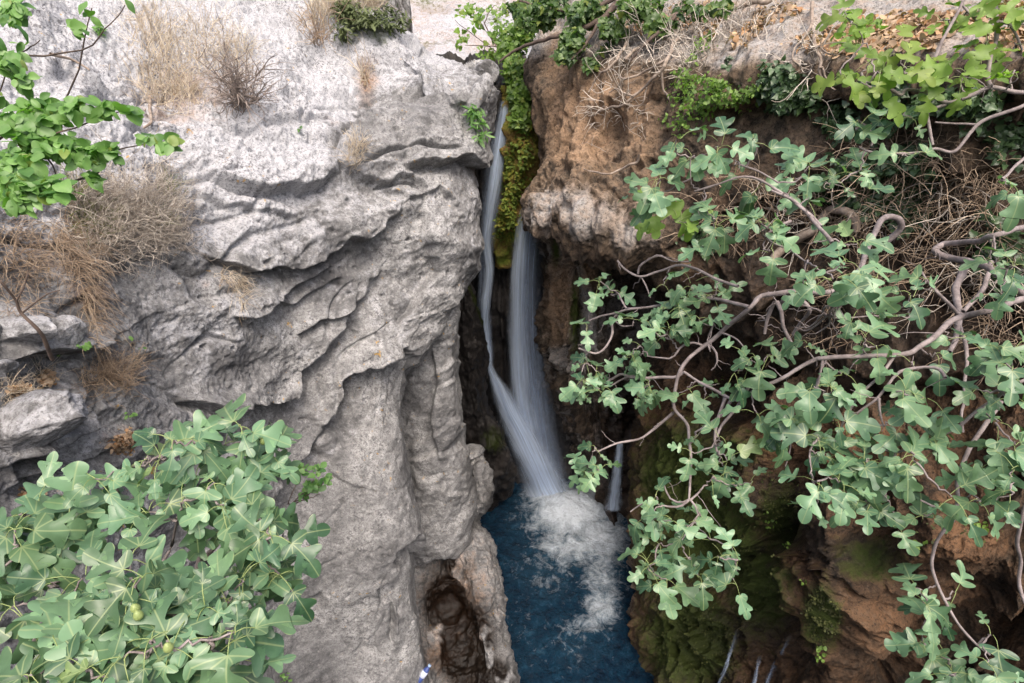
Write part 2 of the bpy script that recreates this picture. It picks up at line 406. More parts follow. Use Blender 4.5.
# --- the pillar of the same limestone just behind it, over the pool
def pil_rows():
    E = {290:(458,9.2), 318:(456,9.5), 355:(457,9.8), 390:(460,10), 420:(462,10.2), 445:(464,10.4), 474:(472,10.6), 505:(473,10.8), 532:(470,11.0), 556:(462,11.3)}
    rows = []
    for y, (e, z) in E.items():
        rows.append([(380, y, z + .5), (400, y, z - .1), (425, y, z - .45), (448, y, z - .45), (e - 3, y, z - .1), (e, y + 1, z + .5), (e - 6, y + 3, z + 1.6), (e - 30, y + 6, z + 4)])
    rows.append([(380, 562, 12), (400, 566, 11.6), (425, 560, 11.4), (448, 552, 11.4), (462, 548, 11.8), (460, 546, 12.5), (450, 546, 13.5), (420, 545, 15)])
    rows.append([(380, 548, 14), (400, 548, 14), (425, 545, 14), (448, 540, 14), (455, 538, 14), (455, 538, 14.5), (450, 540, 15), (420, 540, 16)])
    return rows
rockmass('limestone_pillar', pil_rows(), 330, 220, M['lime'],
  lambda px, py, C, G: .16 * fbm(rot2(C, 70) * np.array([.6, 1.6, .7]), 4) + .10 * strata(C, 20, .5, .4, 5.) + .04 * fbm(C * 4, 4) + .012 * fbm(C * 16, 3) + ledges(px, py, [([(432,345),(437,380),(430,420),(440,460)], .12, 14, 10, .3)]),
  lambda px, py, C: (Z(px) + .18, Z(px) + .08, Z(px), .75 * sst(450, 472, px) * sst(500, 420, py) * 0 + blob(px, py, [(470,470,8,40,.35)])),
  'grey limestone pillar tucked behind the cliff edge, above the brown hollow', 'rock pillar')
# --- pale rock bench with a brown wet hollow beside the pool
rowsB = [
 [(400,440,13.2),(430,440,13.2),(455,450,13.2),(466,448,12.8),(474,446,12.9),(478,447,13.6),(470,450,15)],
 [(400,480,12.6),(430,480,12.6),(455,478,12.5),(474,466,12.0),(483,466,12.1),(486,470,12.9),(480,470,15)],
 [(400,510,12.4),(430,510,12.3),(455,506,12.2),(474,498,11.9),(488,500,12.1),(490,503,13.4),(478,505,15.5)],
 [(400,530,12.2),(430,530,12.0),(450,528,11.9),(462,520,11.8),(474,520,12.2),(476,522,13.4),(462,522,15.5)],
 [(400,556,11.6),(425,556,11.5),(445,552,11.4),(466,545,11.2),(484,540,11.6),(487,543,13),(474,545,15)],
 [(400,590,11.2),(425,590,11.0),(447,585,11.0),(472,570,10.8),(495,570,11.2),(498,573,12.8),(484,575,14.5)],
 [(400,625,11.2),(425,620,11.0),(450,612,11.2),(476,600,10.6),(500,604,11.0),(503,607,12.4),(490,610,14)],
 [(400,660,10.6),(425,655,10.6),(455,650,10.9),(482,640,10.7),(504,642,10.8),(508,645,12),(495,650,13.5)],
 [(400,700,10.0),(430,700,10.1),(460,700,10.4),(492,690,10.4),(516,690,10.6),(520,694,11.8),(508,700,13)],
 [(400,780,9.4),(440,780,9.5),(480,780,9.8),(520,770,10),(545,760,10.2),(550,765,11.4),(540,770,12.4)],
]
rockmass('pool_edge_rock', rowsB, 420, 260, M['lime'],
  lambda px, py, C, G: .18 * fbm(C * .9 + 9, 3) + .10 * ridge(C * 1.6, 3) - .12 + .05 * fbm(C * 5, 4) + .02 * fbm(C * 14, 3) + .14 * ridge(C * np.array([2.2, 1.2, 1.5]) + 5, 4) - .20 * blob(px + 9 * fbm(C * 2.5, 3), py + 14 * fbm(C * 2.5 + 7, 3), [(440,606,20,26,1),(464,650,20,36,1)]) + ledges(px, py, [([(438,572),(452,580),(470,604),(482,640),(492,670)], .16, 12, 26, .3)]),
  lambda px, py, C: (Z(px) + .12, .45 * blob(px, py, [(455,600,40,60,1),(440,655,24,24,1)]) + .15, Z(px), np.maximum(.95 * blob(px, py, [(466,648,32,50,1.9),(446,605,26,38,1.8),(492,685,22,32,1.9),(452,566,20,16,1.1)]) * sst(-.40, -.1, fbm(C * 2.4, 3)), blob(px, py, [(492,505,10,30,.7),(470,520,12,16,.6)])).clip(0, 1)),  # wet brown stain, with the hollow's shade painted into the same mask
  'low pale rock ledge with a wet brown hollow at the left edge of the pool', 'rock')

# --- right cliff: upper wall, nose and the litter slope above
rowsR = [
 [(600,-190,16),(620,-190,15),(660,-190,14),(720,-190,12.5),(800,-190,11),(900,-190,9.5),(1000,-190,8.4),(1120,-190,7.4),(1280,-190,6.6)],
 [(548,-60,14),(552,-60,12),(590,-60,11),(660,-60,10.6),(760,-60,9),(870,-60,7.6),(980,-60,6.8),(1100,-60,6.0),(1260,-60,5.2)],
 [(545,0,13),(536,0,11.2),(580,5,10.2),(650,20,9.0),(750,20,7.6),(860,20,6.5),(970,20,5.8),(1100,20,5.1),(1250,20,4.5)],
 [(545,40,13),(533,40,10.8),(575,45,9.8),(640,55,8.6),(740,60,7.0),(850,68,5.9),(960,64,5.1),(1090,60,4.5),(1240,60,4.0)],
 [(545,75,13),(532,75,10.5),(570,80,9.5),(635,85,8.4),(735,90,7.0),(850,92,6.1),(960,90,5.4),(1090,90,4.8),(1240,90,4.3)],
 [(547,120,13),(534,120,10.4),(570,125,9.3),(632,125,8.3),(730,130,7.1),(850,130,6.2),(960,130,5.6),(1090,130,5.0),(1240,130,4.5)],
 [(548,165,13),(535,165,10.2),(568,165,9.0),(630,165,8.1),(725,175,7.3),(845,180,6.4),(960,180,5.7),(1090,180,5.1),(1240,180,4.6)],
 [(545,190,13),(528,190,9.8),(562,196,8.5),(628,200,7.8),(720,215,7.4),(845,225,6.5),(960,230,5.8),(1090,230,5.2),(1240,230,4.7)],
 [(540,215,13),(522,212,9.7),(556,220,8.5),(620,230,7.8),(715,255,7.6),(845,270,6.6),(960,280,5.9),(1090,280,5.3),(1240,280,4.8)],
 [(545,225,13),(526,226,9.9),(562,236,8.9),(628,252,8.3),(712,290,8.0),(845,320,6.7),(960,330,6.0),(1090,330,5.4),(1240,330,4.9)],
 [(550,222,13),(535,225,10.8),(575,234,10.2),(640,255,9.8),(715,318,8.7),(845,370,7.1),(960,385,6.3),(1090,385,5.6),(1240,385,5.1)],
 [(560,205,13.5),(545,210,12.5),(590,222,12.2),(655,250,11.8),(725,330,10.5),(850,400,9),(960,420,8),(1090,420,7),(1240,420,6.2)],
]
def dR(px, py, C, G):
    low = sst(30, 90, py - 0 * px); slope = 1 - low
    Gs = G * np.array([1.0, 1.0, .45])
    D = .34 * fbm(Gs * .8 + 3, 4) + .20 * (ridge(Gs * 1.1 + 6, 4) - .3) * low + .06 * fbm(G * 4, 4, .6) + .025 * (ridge(G * 7, 3) - .3) + .012 * fbm(G * 20, 3)
    D += .12 * (1 - np.abs(pn(Gs * 2.2 + 9)) * 2) * low
    col = sst(660, 630, px)
    D += col * low * .16 * ridge(G * np.array([2.2, 2.2, .35]), 3)
    D += ledges(px, py, [([(575,205),(590,190),(600,150),(612,110)], .18, 14, 16, .4), ([(700,140),(640,160),(640,200)], .2, 18, 20, .3), ([(535,178),(560,184),(590,190),(640,186)], .18, 30, 10, -.4),
        ([(690,240),(760,200),(860,185),(1000,170)], .35, 60, 60, .3), ([(700,330),(760,300),(850,300)], .3, 40, 40, .3), ([(1100,74),(960,76),(860,84),(780,104),(700,110)][::-1], .35, 40, 28, .2), ([(1040,320),(1000,290),(930,300)][::-1], .25, 30, 40, .3)],
        (fbm(C * 1.5, 3) * 22, fbm(C * 1.5 + 30, 3) * 22))
    D -= .22 * np.maximum(pn(G * 3.1 + 2) - .38, 0) * low * 2
    D -= .5 * blob(px, py, [(637,190,6,12,.3), (571,178,4,7,.5)])
    D -= .22 * sst(590, 540, px) + .14 * sst(570, 540, px) * sst(90, 130, py) * sst(200, 180, py)
    return D
def aR(px, py, C):
    slope = sst(78, 40, py + .10 * (px - 700) * 0)
    white = (.66 + 1.2 * fbm(C * 2.2, 3)) * blob(px, py, [(565,215,60,30,1.1),(640,228,36,26,1),(730,40,70,30,.8)]) + .75 * slope
    warm = np.maximum(blob(px, py, [(585,120,50,60,1.1),(640,120,35,80,.75),(560,60,30,50,.7),(690,265,40,30,.9),(860,440,60,60,.8)]), .42)
    moss = blob(px, py, [(760,60,60,30,.3),(545,40,14,40,.3)])
    wet = np.maximum(blob(px, py, [(600,262,40,10,.7)]), 0.8 * sst(110, 260, py) * sst(640, 720, px))
    return white, warm, moss, wet
rockmass('tufa_cliff', rowsR, 560, 760, M['tufa'], dR, aR, 'brown and tan crusty cliff on the right with a jutting grey rock nose', 'cliff')

# --- recessed wall under the nose
rowsU = [
 [(520,215,13.5),(552,215,12.2),(580,215,12),(620,220,12),(660,235,12),(720,250,11),(780,260,9.5)],
 [(530,240,13.5),(550,240,11.8),(575,240,11.2),(615,245,11.4),(660,260,11.6),(720,280,10.6),(780,300,9)],
 [(536,300,14),(550,300,12.0),(570,300,11.4),(605,300,11.6),(650,300,12.2),(720,320,11),(780,340,9.3)],
 [(536,355,14.5),(553,352,12.8),(572,350,12.0),(600,350,12.2),(645,350,13),(710,370,11.6),(780,390,9.8)],
 [(548,400,15.5),(558,395,13.8),(580,392,13.0),(604,392,13.0),(640,395,13.8),(700,410,12.4),(780,440,10.6)],
 [(560,450,16),(572,445,14.8),(590,442,14.2),(608,440,14),(640,445,14.6),(690,460,13),(760,480,11.5)],
 [(575,500,16.6),(588,500,15.8),(600,500,15.2),(614,500,15),(640,505,15.2),(690,520,14),(760,530,12.5)],
 [(580,560,16.6),(592,560,15.8),(604,560,15.2),(618,560,15),(640,560,15),(690,560,14.5),(760,560,13)],
]
rockmass('recessed_wall', rowsU, 380, 260, M['tufa'],
  lambda px, py, C, G: .12 * fbm(G * 3.5, 4, .6) + .06 * fbm(G * 10, 4, .65) + ledges(px, py, [([(548,262),(575,268),(600,262)], .3, 14, 12, .4), ([(590,280),(584,330),(588,380)], .3, 10, 10, .4), ([(552,300),(566,306),(580,300)], .2, 10, 8, .4), ([(550,352),(570,346),(600,352)], .25, 12, 12, .4)]) + .50 * (ridge(G * np.array([1.5, 1.5, .22]), 4) - .75) + .2 * fbm(G * 1.6, 4) - .35 * sst(380, 450, py) + .06 * fbm(G * 6, 4) - .5 * blob(px, py, [(620,300,16,90,1)]) * sst(-.3, .2, fbm(G * .8, 2)),
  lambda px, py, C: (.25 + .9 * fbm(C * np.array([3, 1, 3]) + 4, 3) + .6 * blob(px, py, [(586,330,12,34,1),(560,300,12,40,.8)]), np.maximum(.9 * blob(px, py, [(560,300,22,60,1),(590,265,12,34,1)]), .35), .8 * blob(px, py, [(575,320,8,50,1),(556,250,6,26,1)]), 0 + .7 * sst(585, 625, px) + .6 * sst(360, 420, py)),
  'damp streaked brown wall in the recess under the rock nose', 'cliff')

# --- lower right tufa mass over the pool
rowsT = [
 [(640,330,15),(650,320,12.5),(690,318,11.2),(740,330,10),(800,350,9),(870,370,8.3),(940,380,7.6),(1020,390,6.9),(1120,400,6.2),(1280,400,5.4)],
 [(640,380,15),(642,365,12.0),(675,360,10.6),(730,365,9.6),(800,385,8.4),(870,400,7.4),(940,410,6.7),(1020,420,6.1),(1120,430,5.4),(1280,430,4.7)],
 [(640,430,15),(632,430,12.2),(665,425,10.8),(720,420,9.8),(790,430,8.2),(865,440,7.0),(940,450,6.3),(1020,455,5.8),(1120,460,5.2),(1280,460,4.5)],
 [(638,500,15),(627,500,12.6),(660,490,11.2),(710,480,10.2),(775,480,8.6),(855,485,7.2),(935,490,6.4),(1020,490,5.8),(1120,500,5.2),(1280,500,4.5)],
 [(638,550,15),(626,550,12.7),(655,545,11.4),(705,540,10.6),(765,540,9.4),(850,540,7.6),(935,545,6.6),(1020,545,6.0),(1120,550,5.4),(1280,550,4.6)],
 [(640,600,14.5),(628,600,12.7),(655,600,11.6),(705,600,10.8),(765,600,9.6),(850,595,7.6),(935,600,7.0),(1020,600,6.4),(1120,600,5.6),(1280,600,4.8)],
 [(645,650,14),(632,650,12.2),(660,650,11.2),(708,650,10.6),(768,650,9.6),(850,650,7.8),(935,650,7.4),(1020,650,6.6),(1120,650,5.8),(1280,650,5)],
 [(660,700,13.4),(650,700,11.8),(675,700,10.8),(718,700,10.2),(775,700,9.4),(855,700,8.0),(935,700,7.4),(1020,700,6.7),(1120,700,6),(1280,700,5.2)],
 [(690,790,12.6),(684,790,11.2),(705,790,10.4),(745,790,9.8),(790,790,9.2),(865,790,8.2),(935,790,7.6),(1020,790,7),(1120,790,6.3),(1280,790,5.6)],
]
def dT(px, py, C, G):
    Gs = G * np.array([1, 1, .5])
    D = .35 * fbm(G * .7, 3) + .28 * (1 - np.abs(pn(G * 1.3 + 3)) * 2.4) + .16 * (ridge(Gs * 2 + 5, 3) - .3) + .10 * (1 - np.abs(pn(G * 3.3 + 13)) * 2.4) + .07 * fbm(G * 5, 4, .62) + .035 * (ridge(G * 11, 3) - .3) + .05 * fbm(G * 12, 4, .7) + .03 * (ridge(G * 18, 3) - .3)
    left = sst(760, 690, px)
    D *= 1 - .5 * sst(700, 640, px)
    D -= .30 * sst(690, 635, px)
    D += left * .25 * (ridge(G * np.array([1.6, 1.6, .22]) + 2, 3) - .3)
    D += .75 * blob(px, py, [(858,560,55,70,1),(960,520,70,50,.7),(775,490,20,50,.6),(750,440,40,20,.5),(850,420,40,26,.6)])
    D -= 1.1 * blob(px, py, [(735,395,34,28,.9),(800,560,22,70,.75),(1000,625,70,22,1),(930,600,26,16,.6),(930,675,60,18,.6),(815,495,15,18,.5)])
    D -= .25 * np.maximum(pn(G * 4.1 + 2) - .3, 0) * 2
    return D
def aT(px, py, C):
    n = fbm(C * 1.1 + 8, 3)
    white = blob(px, py, [(628,580,12,50,.6)])
    warm = np.maximum(blob(px, py, [(850,450,90,50,.95),(965,540,60,35,.9),(770,440,40,40,.9),(880,520,30,30,.7)]), .45 + n * .4)
    moss = .95 * blob(px, py, [(715,540,60,56,1),(680,480,50,66,1),(822,615,22,35,1),(780,520,25,40,.85),(690,640,56,60,1),(870,560,40,26,.7),(760,590,40,56,.85),(740,450,40,30,.6),(650,560,20,60,.7)]) + .10
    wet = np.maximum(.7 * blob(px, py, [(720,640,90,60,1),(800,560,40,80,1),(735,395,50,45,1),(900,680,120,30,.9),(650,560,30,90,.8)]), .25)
    return white, warm, moss, wet
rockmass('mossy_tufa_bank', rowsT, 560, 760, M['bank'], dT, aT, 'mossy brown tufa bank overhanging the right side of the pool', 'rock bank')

# --- dark back wall behind the falls
def bz(y, hd): return hd / (.866 - .5 * (y - CY) / F)
rowsK = []
for y, hd in ((60, 15.5), (95, 13.2), (130, 12.7), (180, 12.6), (240, 12.7), (300, 12.7), (360, 12.8), (420, 12.9), (480, 12.8), (540, 12.8)):
    rowsK.append([(400, y, bz(y, hd + 1)), (450, y, bz(y, hd + .2)), (490, y, bz(y, hd + .1)), (518, y, bz(y, hd - .1)), (550, y, bz(y, hd)), (600, y, bz(y, hd)), (680, y, bz(y, hd + .5))])
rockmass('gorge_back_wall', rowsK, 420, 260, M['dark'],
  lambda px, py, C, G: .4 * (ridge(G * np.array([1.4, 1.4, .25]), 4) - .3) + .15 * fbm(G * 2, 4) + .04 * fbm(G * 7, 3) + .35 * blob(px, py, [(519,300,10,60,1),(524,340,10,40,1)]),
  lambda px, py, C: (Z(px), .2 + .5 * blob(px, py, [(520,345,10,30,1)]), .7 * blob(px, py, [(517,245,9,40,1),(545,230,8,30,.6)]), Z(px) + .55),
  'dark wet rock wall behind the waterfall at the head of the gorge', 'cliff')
# --- moss tongue between the two upper falls
rowsM = []
for y, l, r, hd in ((86, 508, 534, 12.6), (110, 507, 534, 12.2), (140, 510, 533, 11.9), (165, 507, 530, 11.7), (190, 500, 526, 11.7), (205, 496, 521, 11.7), (225, 497, 516, 11.8), (245, 498, 514, 12.1), (265, 501, 511, 12.5)):
    z = bz(y, hd); rowsM.append([(l + 3, y, z + 1.6), (l, y, z + .5), (l + (r - l) * .25, y, z + .05), ((l + r) / 2, y, z - .1), (l + (r - l) * .75, y, z + .05), (r, y, z + .5), (r - 3, y, z + 1.6)])
M['mosswall'] = rock_mat('moss_covered_tufa', (.12, .09, .04), (.2, .14, .06), (.4, .4, .3), (.26, .17, .04), moss=(.19, .235, .035), lichen=False, bump=.9)
rockmass('mossy_rock_tongue', rowsM, 240, 120, M['mosswall'],
  lambda px, py, C, G: .42 * (ridge(G * np.array([2.6, 2.6, .4]), 3) - .4) + .16 * fbm(G * 3, 4),
  lambda px, py, C: (Z(px), Z(px) + .6, .42 + .9 * fbm(C * np.array([3, .8, 3]), 3), Z(px)),
  'narrow yellow-green moss covered rock tongue between the two upper falls', 'rock', kind='thing')
# --- dark fin in front of the left fall
rowsFn = []
for y, l, r, hd in ((276, 466, 470, 11.2), (290, 458, 472, 11.1), (310, 450, 478, 11.0), (335, 450, 486, 11.0), (355, 450, 489, 11.0), (375, 450, 486, 11.0), (400, 450, 488, 11.0), (420, 452, 497, 11.0), (445, 455, 508, 10.9), (470, 455, 516, 10.9), (490, 458, 513, 10.9), (505, 458, 498, 11.0), (530, 458, 486, 11.4)):
    z = bz(y, hd); rowsFn.append([(l - 6, y, z + 1), (l, y, z), (l + (r - l) * .35, y, z - .15), (l + (r - l) * .7, y, z - .12), (r, y, z + .25), (r, y + 1, z + .7), (r - 6, y + 2, z + 1.8)])
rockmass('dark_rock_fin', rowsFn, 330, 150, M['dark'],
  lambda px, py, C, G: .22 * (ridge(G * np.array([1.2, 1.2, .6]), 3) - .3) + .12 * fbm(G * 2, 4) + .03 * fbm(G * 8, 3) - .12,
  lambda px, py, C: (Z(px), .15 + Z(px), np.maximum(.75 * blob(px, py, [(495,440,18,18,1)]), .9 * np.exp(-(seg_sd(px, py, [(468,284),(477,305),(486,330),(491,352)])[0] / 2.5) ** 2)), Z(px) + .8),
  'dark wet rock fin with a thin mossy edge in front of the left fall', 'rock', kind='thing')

# --- far hillside above the gorge
rowsH = [[(x, y, z + abs(x - 480) * .004) for x in (-300, 100, 300, 400, 470, 540, 620, 800, 1200)] for y, z in ((-330, 46), (-220, 42), (-150, 38), (-40, 30), (40, 22), (85, 17), (130, 15.5))]
rockmass('hillside', rowsH, 400, 500, M['lime'],
  lambda px, py, C, G: 1.4 * fbm(G * .12, 3) + .5 * ridge(G * .35, 4) + .15 * fbm(G * 1.5, 4),
  lambda px, py, C: (.75 + .5 * fbm(C * .3, 3), .35 + .5 * fbm(C * .25 + 4, 3), .25 + .6 * fbm(C * .4 + 9, 3), Z(px)),
  'pale scree hillside seen through the gap above the gorge', 'hillside')

# ------------------------------------------------------------------ pool
m, n, l, P = newmat('pool_water')
at = nd(n, "Attribute", attribute_name='Col'); sx = nd(n, "SeparateColor"); l.new(at.outputs['Color'], sx.inputs[0])
geo = nd(n, "NewGeometry"); fo = noise(n, l, geo.outputs[0], 2.6, 10, .74, .8); fo2 = noise(n, l, geo.outputs[0], 9, 8, .7, .5)
fs = math_(n, l, 'ADD', sx.outputs[0], math_(n, l, 'MULTIPLY', math_(n, l, 'SUBTRACT', fo.outputs[0], .5), 1.5))
fs = math_(n, l, 'ADD', fs, math_(n, l, 'MULTIPLY', math_(n, l, 'SUBTRACT', fo2.outputs[0], .5), .6))
ff = ramp(n, l, fs, [(.22, 0), (.5, .32), (1.0, 1)])
deep = ramp(n, l, noise(n, l, geo.outputs[0], 3.6, 9, .78, .4).outputs[0], [(.38, (.0015, .009, .024)), (.54, (.004, .026, .055)), (.70, (.025, .08, .135))])
dp = mixc(n, l, math_(n, l, 'MULTIPLY', sx.outputs[0], .5), deep.outputs[0], (.06, .16, .24))
l.new(mixc(n, l, ff.outputs[0], dp, (.84, .92, 1.0)), P.inputs['Base Color'])  # foam white is tinted blue to stand in for skylight
rg = nd(n, "MapRange"); l.new(ff.outputs[0], rg.inputs[0]); rg.inputs[3].default_value = .07; rg.inputs[4].default_value = .7; l.new(rg.outputs[0], P.inputs['Roughness'])
bb = nd(n, "Bump", i_Strength=1.0, i_Distance=.14); l.new(fo2.outputs[0], bb.inputs['Height']); l.new(bb.outputs[0], P.inputs['Normal'])
P.inputs['IOR'].default_value = 1.33
M['water'] = m
gx, gy = np.meshgrid(np.linspace(-6, 9, 460), np.linspace(1.5, 14, 420))
G = np.stack([gx, gy, 0 * gx], -1); px, py, z = PROJ(G)
foam = blob(px, py, [(572,512,42,24,1.15),(545,496,20,14,1.1),(598,535,30,28,.9),(603,570,22,34,.62),(602,605,18,22,.66),(590,622,20,12,.5),(612,500,16,18,.7),(575,545,40,22,.7),(530,640,30,60,.12),(575,640,26,34,.24),(550,560,34,40,.3)])
hgt = .06 * ridge(np.stack([gx * 1.1, gy * 1.6, 0 * gx], -1), 4) + .035 * fbm(np.stack([gx * 3.4, gy * 3.4, 0 * gx + 3], -1), 4)
hgt += .40 * blob(px, py, [(562,505,36,16,1)]) + .10 * foam * fbm(np.stack([gx * 3, gy * 3, 0 * gx + 8], -1), 4)
G[..., 2] = hgt - .08
o = mesh_np('water', G.reshape(-1, 3), gridfaces(420, 460)[:, ::-1], M['water'], attrs={'Col': np.stack([foam, 0 * foam, 0 * foam, 0 * foam + 1], -1).reshape(-1, 4)})
tag(o, 'deep blue plunge pool with white foam under the falls', 'pool', kind='structure')

# ------------------------------------------------------------------ falling water
def fall_mat(name, dens, thr=(.30, .75), sky_tint=(.74, .85, 1.0)):  # bluish default: skylight on the water put into its base colour
    m, n, l, P = newmat(name)
    at = nd(n, "Attribute", attribute_name='Col'); mp = nd(n, "Mapping"); mp.inputs['Scale'].default_value = (13, .55, 1)
    l.new(at.outputs['Color'], mp.inputs[0]); a1 = noise(n, l, mp.outputs[0], 1.0, 9, .72, .5)
    st = ramp(n, l, a1.outputs[0], [(thr[0], .15), (thr[1], 1)])
    al = math_(n, l, 'MULTIPLY', st.outputs[0], at.outputs['Alpha']); al = math_(n, l, 'MULTIPLY', al, dens, True)
    l.new(al, P.inputs['Alpha']); P.inputs['Base Color'].default_value = sky_tint + (1,); P.inputs['Roughness'].default_value = .55
    l.new(a1.outputs[0], P.inputs['Base Color']) if False else None
    tr = n.new("ShaderNodeBsdfTranslucent"); tr.inputs[0].default_value = sky_tint + (1,); tp = n.new("ShaderNodeBsdfTransparent")
    mx = n.new("ShaderNodeMixShader"); l.new(al, mx.inputs[0]); l.new(tp.outputs[0], mx.inputs[1]); l.new(tr.outputs[0], mx.inputs[2])
    m2 = n.new("ShaderNodeMixShader"); m2.inputs[0].default_value = .45; l.new(P.outputs[0], m2.inputs[1]); l.new(mx.outputs[0], m2.inputs[2]); l.new(m2.outputs[0], n["Material Output"].inputs[0])
    return m
M['fall'] = fall_mat('falling_water', 1.3); M['veil'] = fall_mat('water_veil', .55, (.36, .8), (.66, .79, 1.0))
def falls(path, mat, name, parent, layers=3, thick=.16, nh=160, nw=40, seed=0, soft=.05, top=.04):
    """path: (px,py,halfwidth_px,z). A bundle of bulging sheets one behind another."""
    acc = Acc(); P = crom(np.array(path, float), nh)
    for k in range(layers):
        u = np.linspace(-1, 1, nw)[None, :]; f = 1 - .12 * k
        wx = P[:, 2:3] * f; x = P[:, 0:1] + u * wx; y = P[:, 1:2] + 0 * u
        z = P[:, 3:4] + k * thick / layers + thick * (u ** 2)
        cen = W(x, y, z)
        t = np.linspace(0, 1, nh)[:, None] + 0 * u
        cen[..., 1] -= .07 * pn(np.stack([u * 2 + 0 * t + seed + k * 5, t * 2.2, t * 0 + k], -1))
        cen[..., 0] += .03 * pn(np.stack([u * 4 + 0 * t + seed, t * 6, t * 0 + k], -1))
        ln = np.concatenate([[0], np.cumsum(np.linalg.norm(np.diff(cen[:, nw // 2], axis=0), axis=1))])[:, None] + 0 * u
        wm = np.abs(u) * wx / F * P[:, 3:4]; wm = wm * np.sign(u)
        ed = sst(1.0, soft, np.abs(u) + .18 * pn(np.stack([u * 2 + 0 * t, t * 9 + seed, t * 0 + k], -1))) * sst(0, top, t) * sst(1.0, .93, t)
        A = np.stack([wm + k * 3.1 + seed, ln * .45 + k, 0 * ln + seed, ed], -1).reshape(-1, 4)
        acc.add(cen.reshape(-1, 3), gridfaces(nh, nw), A)
    return acc.build(name, mat, parent)
def trickle(pts, hw, lab):
    P = []
    for x, y in pts: q = surf('mossy_tufa_bank', x, y); P.append((x, y, hw, q[2] - .06))
    t = empty('trickle', tuple(W(P[0][0], P[0][1], P[0][3]))); tag(t, lab, 'water trickle', 'water trickles on the mossy bank'); falls(P, M['veil'], 'stream', t, 2, thick=.02, top=.6, seed=R.randint(99))
def fz(y, off=.0): return bz(y, 12.2 + off)
wf = empty('waterfall', tuple(W(500, 110, fz(110)))); tag(wf, 'left white waterfall dropping past the cliff edge then sliding diagonally into the pool', 'waterfall')
falls([(503,100,4,fz(100,.1)),(502,118,7,fz(118,0)),(498,150,14,fz(150,-.1)),(494,185,15,fz(185,-.1)),(490,220,14,fz(220,-.1)),(487,250,12,fz(250,-.1)),(485,280,9,fz(280,-.1)),(484,305,8,fz(305,-.1)),(488,335,6,fz(335,-.1)),(491,362,5,fz(360,-.1))], M['veil'], 'upper_veil', wf, 3, seed=1)
falls([(505,104,5,fz(104,-.15)),(503,125,7,fz(125,-.2)),(499,150,9,fz(150,-.25)),(494,185,9,fz(185,-.3)),(489,215,8,fz(215,-.3)),(486,240,7,fz(240,-.3)),(488,258,6.5,fz(258,-.3)),(489,272,6.5,fz(272,-.3)),(487,290,7,fz(290,-.3)),(485,305,6.5,fz(305,-.3)),(485,325,4.5,fz(325,-.25)),(489,350,4,fz(350,-.2)),(491,366,4,fz(366,-.2))], M['fall'], 'upper_stream', wf, 3, seed=5)
falls([(488,358,3,fz(358,-.3)),(492,372,5,fz(372,-.4)),(500,390,11,fz(390,-.5)),(512,415,17,fz(415,-.55)),(525,440,21,fz(440,-.6)),(537,465,25,fz(465,-.6)),(548,490,30,bz(490,11.7)),(558,508,38,bz(508,11.5))], M['fall'], 'chute', wf, 4, seed=9, thick=.3)
wr = empty('waterfall', tuple(W(528, 175, fz(175)))); tag(wr, 'right tall straight white waterfall beside the moss tongue', 'waterfall')
falls([(533,172,4,fz(172,-.2)),(530,190,6,fz(190,-.35)),(524,220,9,fz(220,-.45)),(520,260,11,fz(260,-.5)),(518,310,12,fz(310,-.5)),(519,360,13,fz(360,-.4)),(523,405,14,fz(405,-.3)),(530,440,16,fz(440,-.2))], M['fall'], 'stream', wr, 2, seed=14)
falls([(534,178,4,fz(178,-.1)),(532,210,9,fz(210,-.3)),(528,250,17,fz(250,-.4)),(527,300,19,fz(300,-.4)),(530,350,20,fz(350,-.3)),(536,400,21,fz(400,-.1)),(544,450,22,fz(450,0)),(552,488,24,fz(488,0))], M['veil'], 'veil', wr, 3, seed=18)
ws = empty('side_waterfall', tuple(W(616, 450, 14))); tag(ws, 'thin bluish side waterfall beside the mossy bank at the right edge of the pool', 'waterfall')
falls([(620,442,4,13.6),(618,465,6,14.0),(615,490,8,14.5),(612,512,11,15.0)], M['fall'], 'stream', ws, 2, seed=23)

trickle([(739,628),(732,648),(725,668),(716,690)], 1.6, 'thin water trickle nearest the pool on the dark foot of the mossy bank')
trickle([(790,634),(782,652),(774,668),(764,690)], 1.8, 'thin water trickle under the mossy hump at the bottom')
trickle([(761,655),(757,668),(752,690)], 1.2, 'shortest thin water trickle between its two longer neighbours')
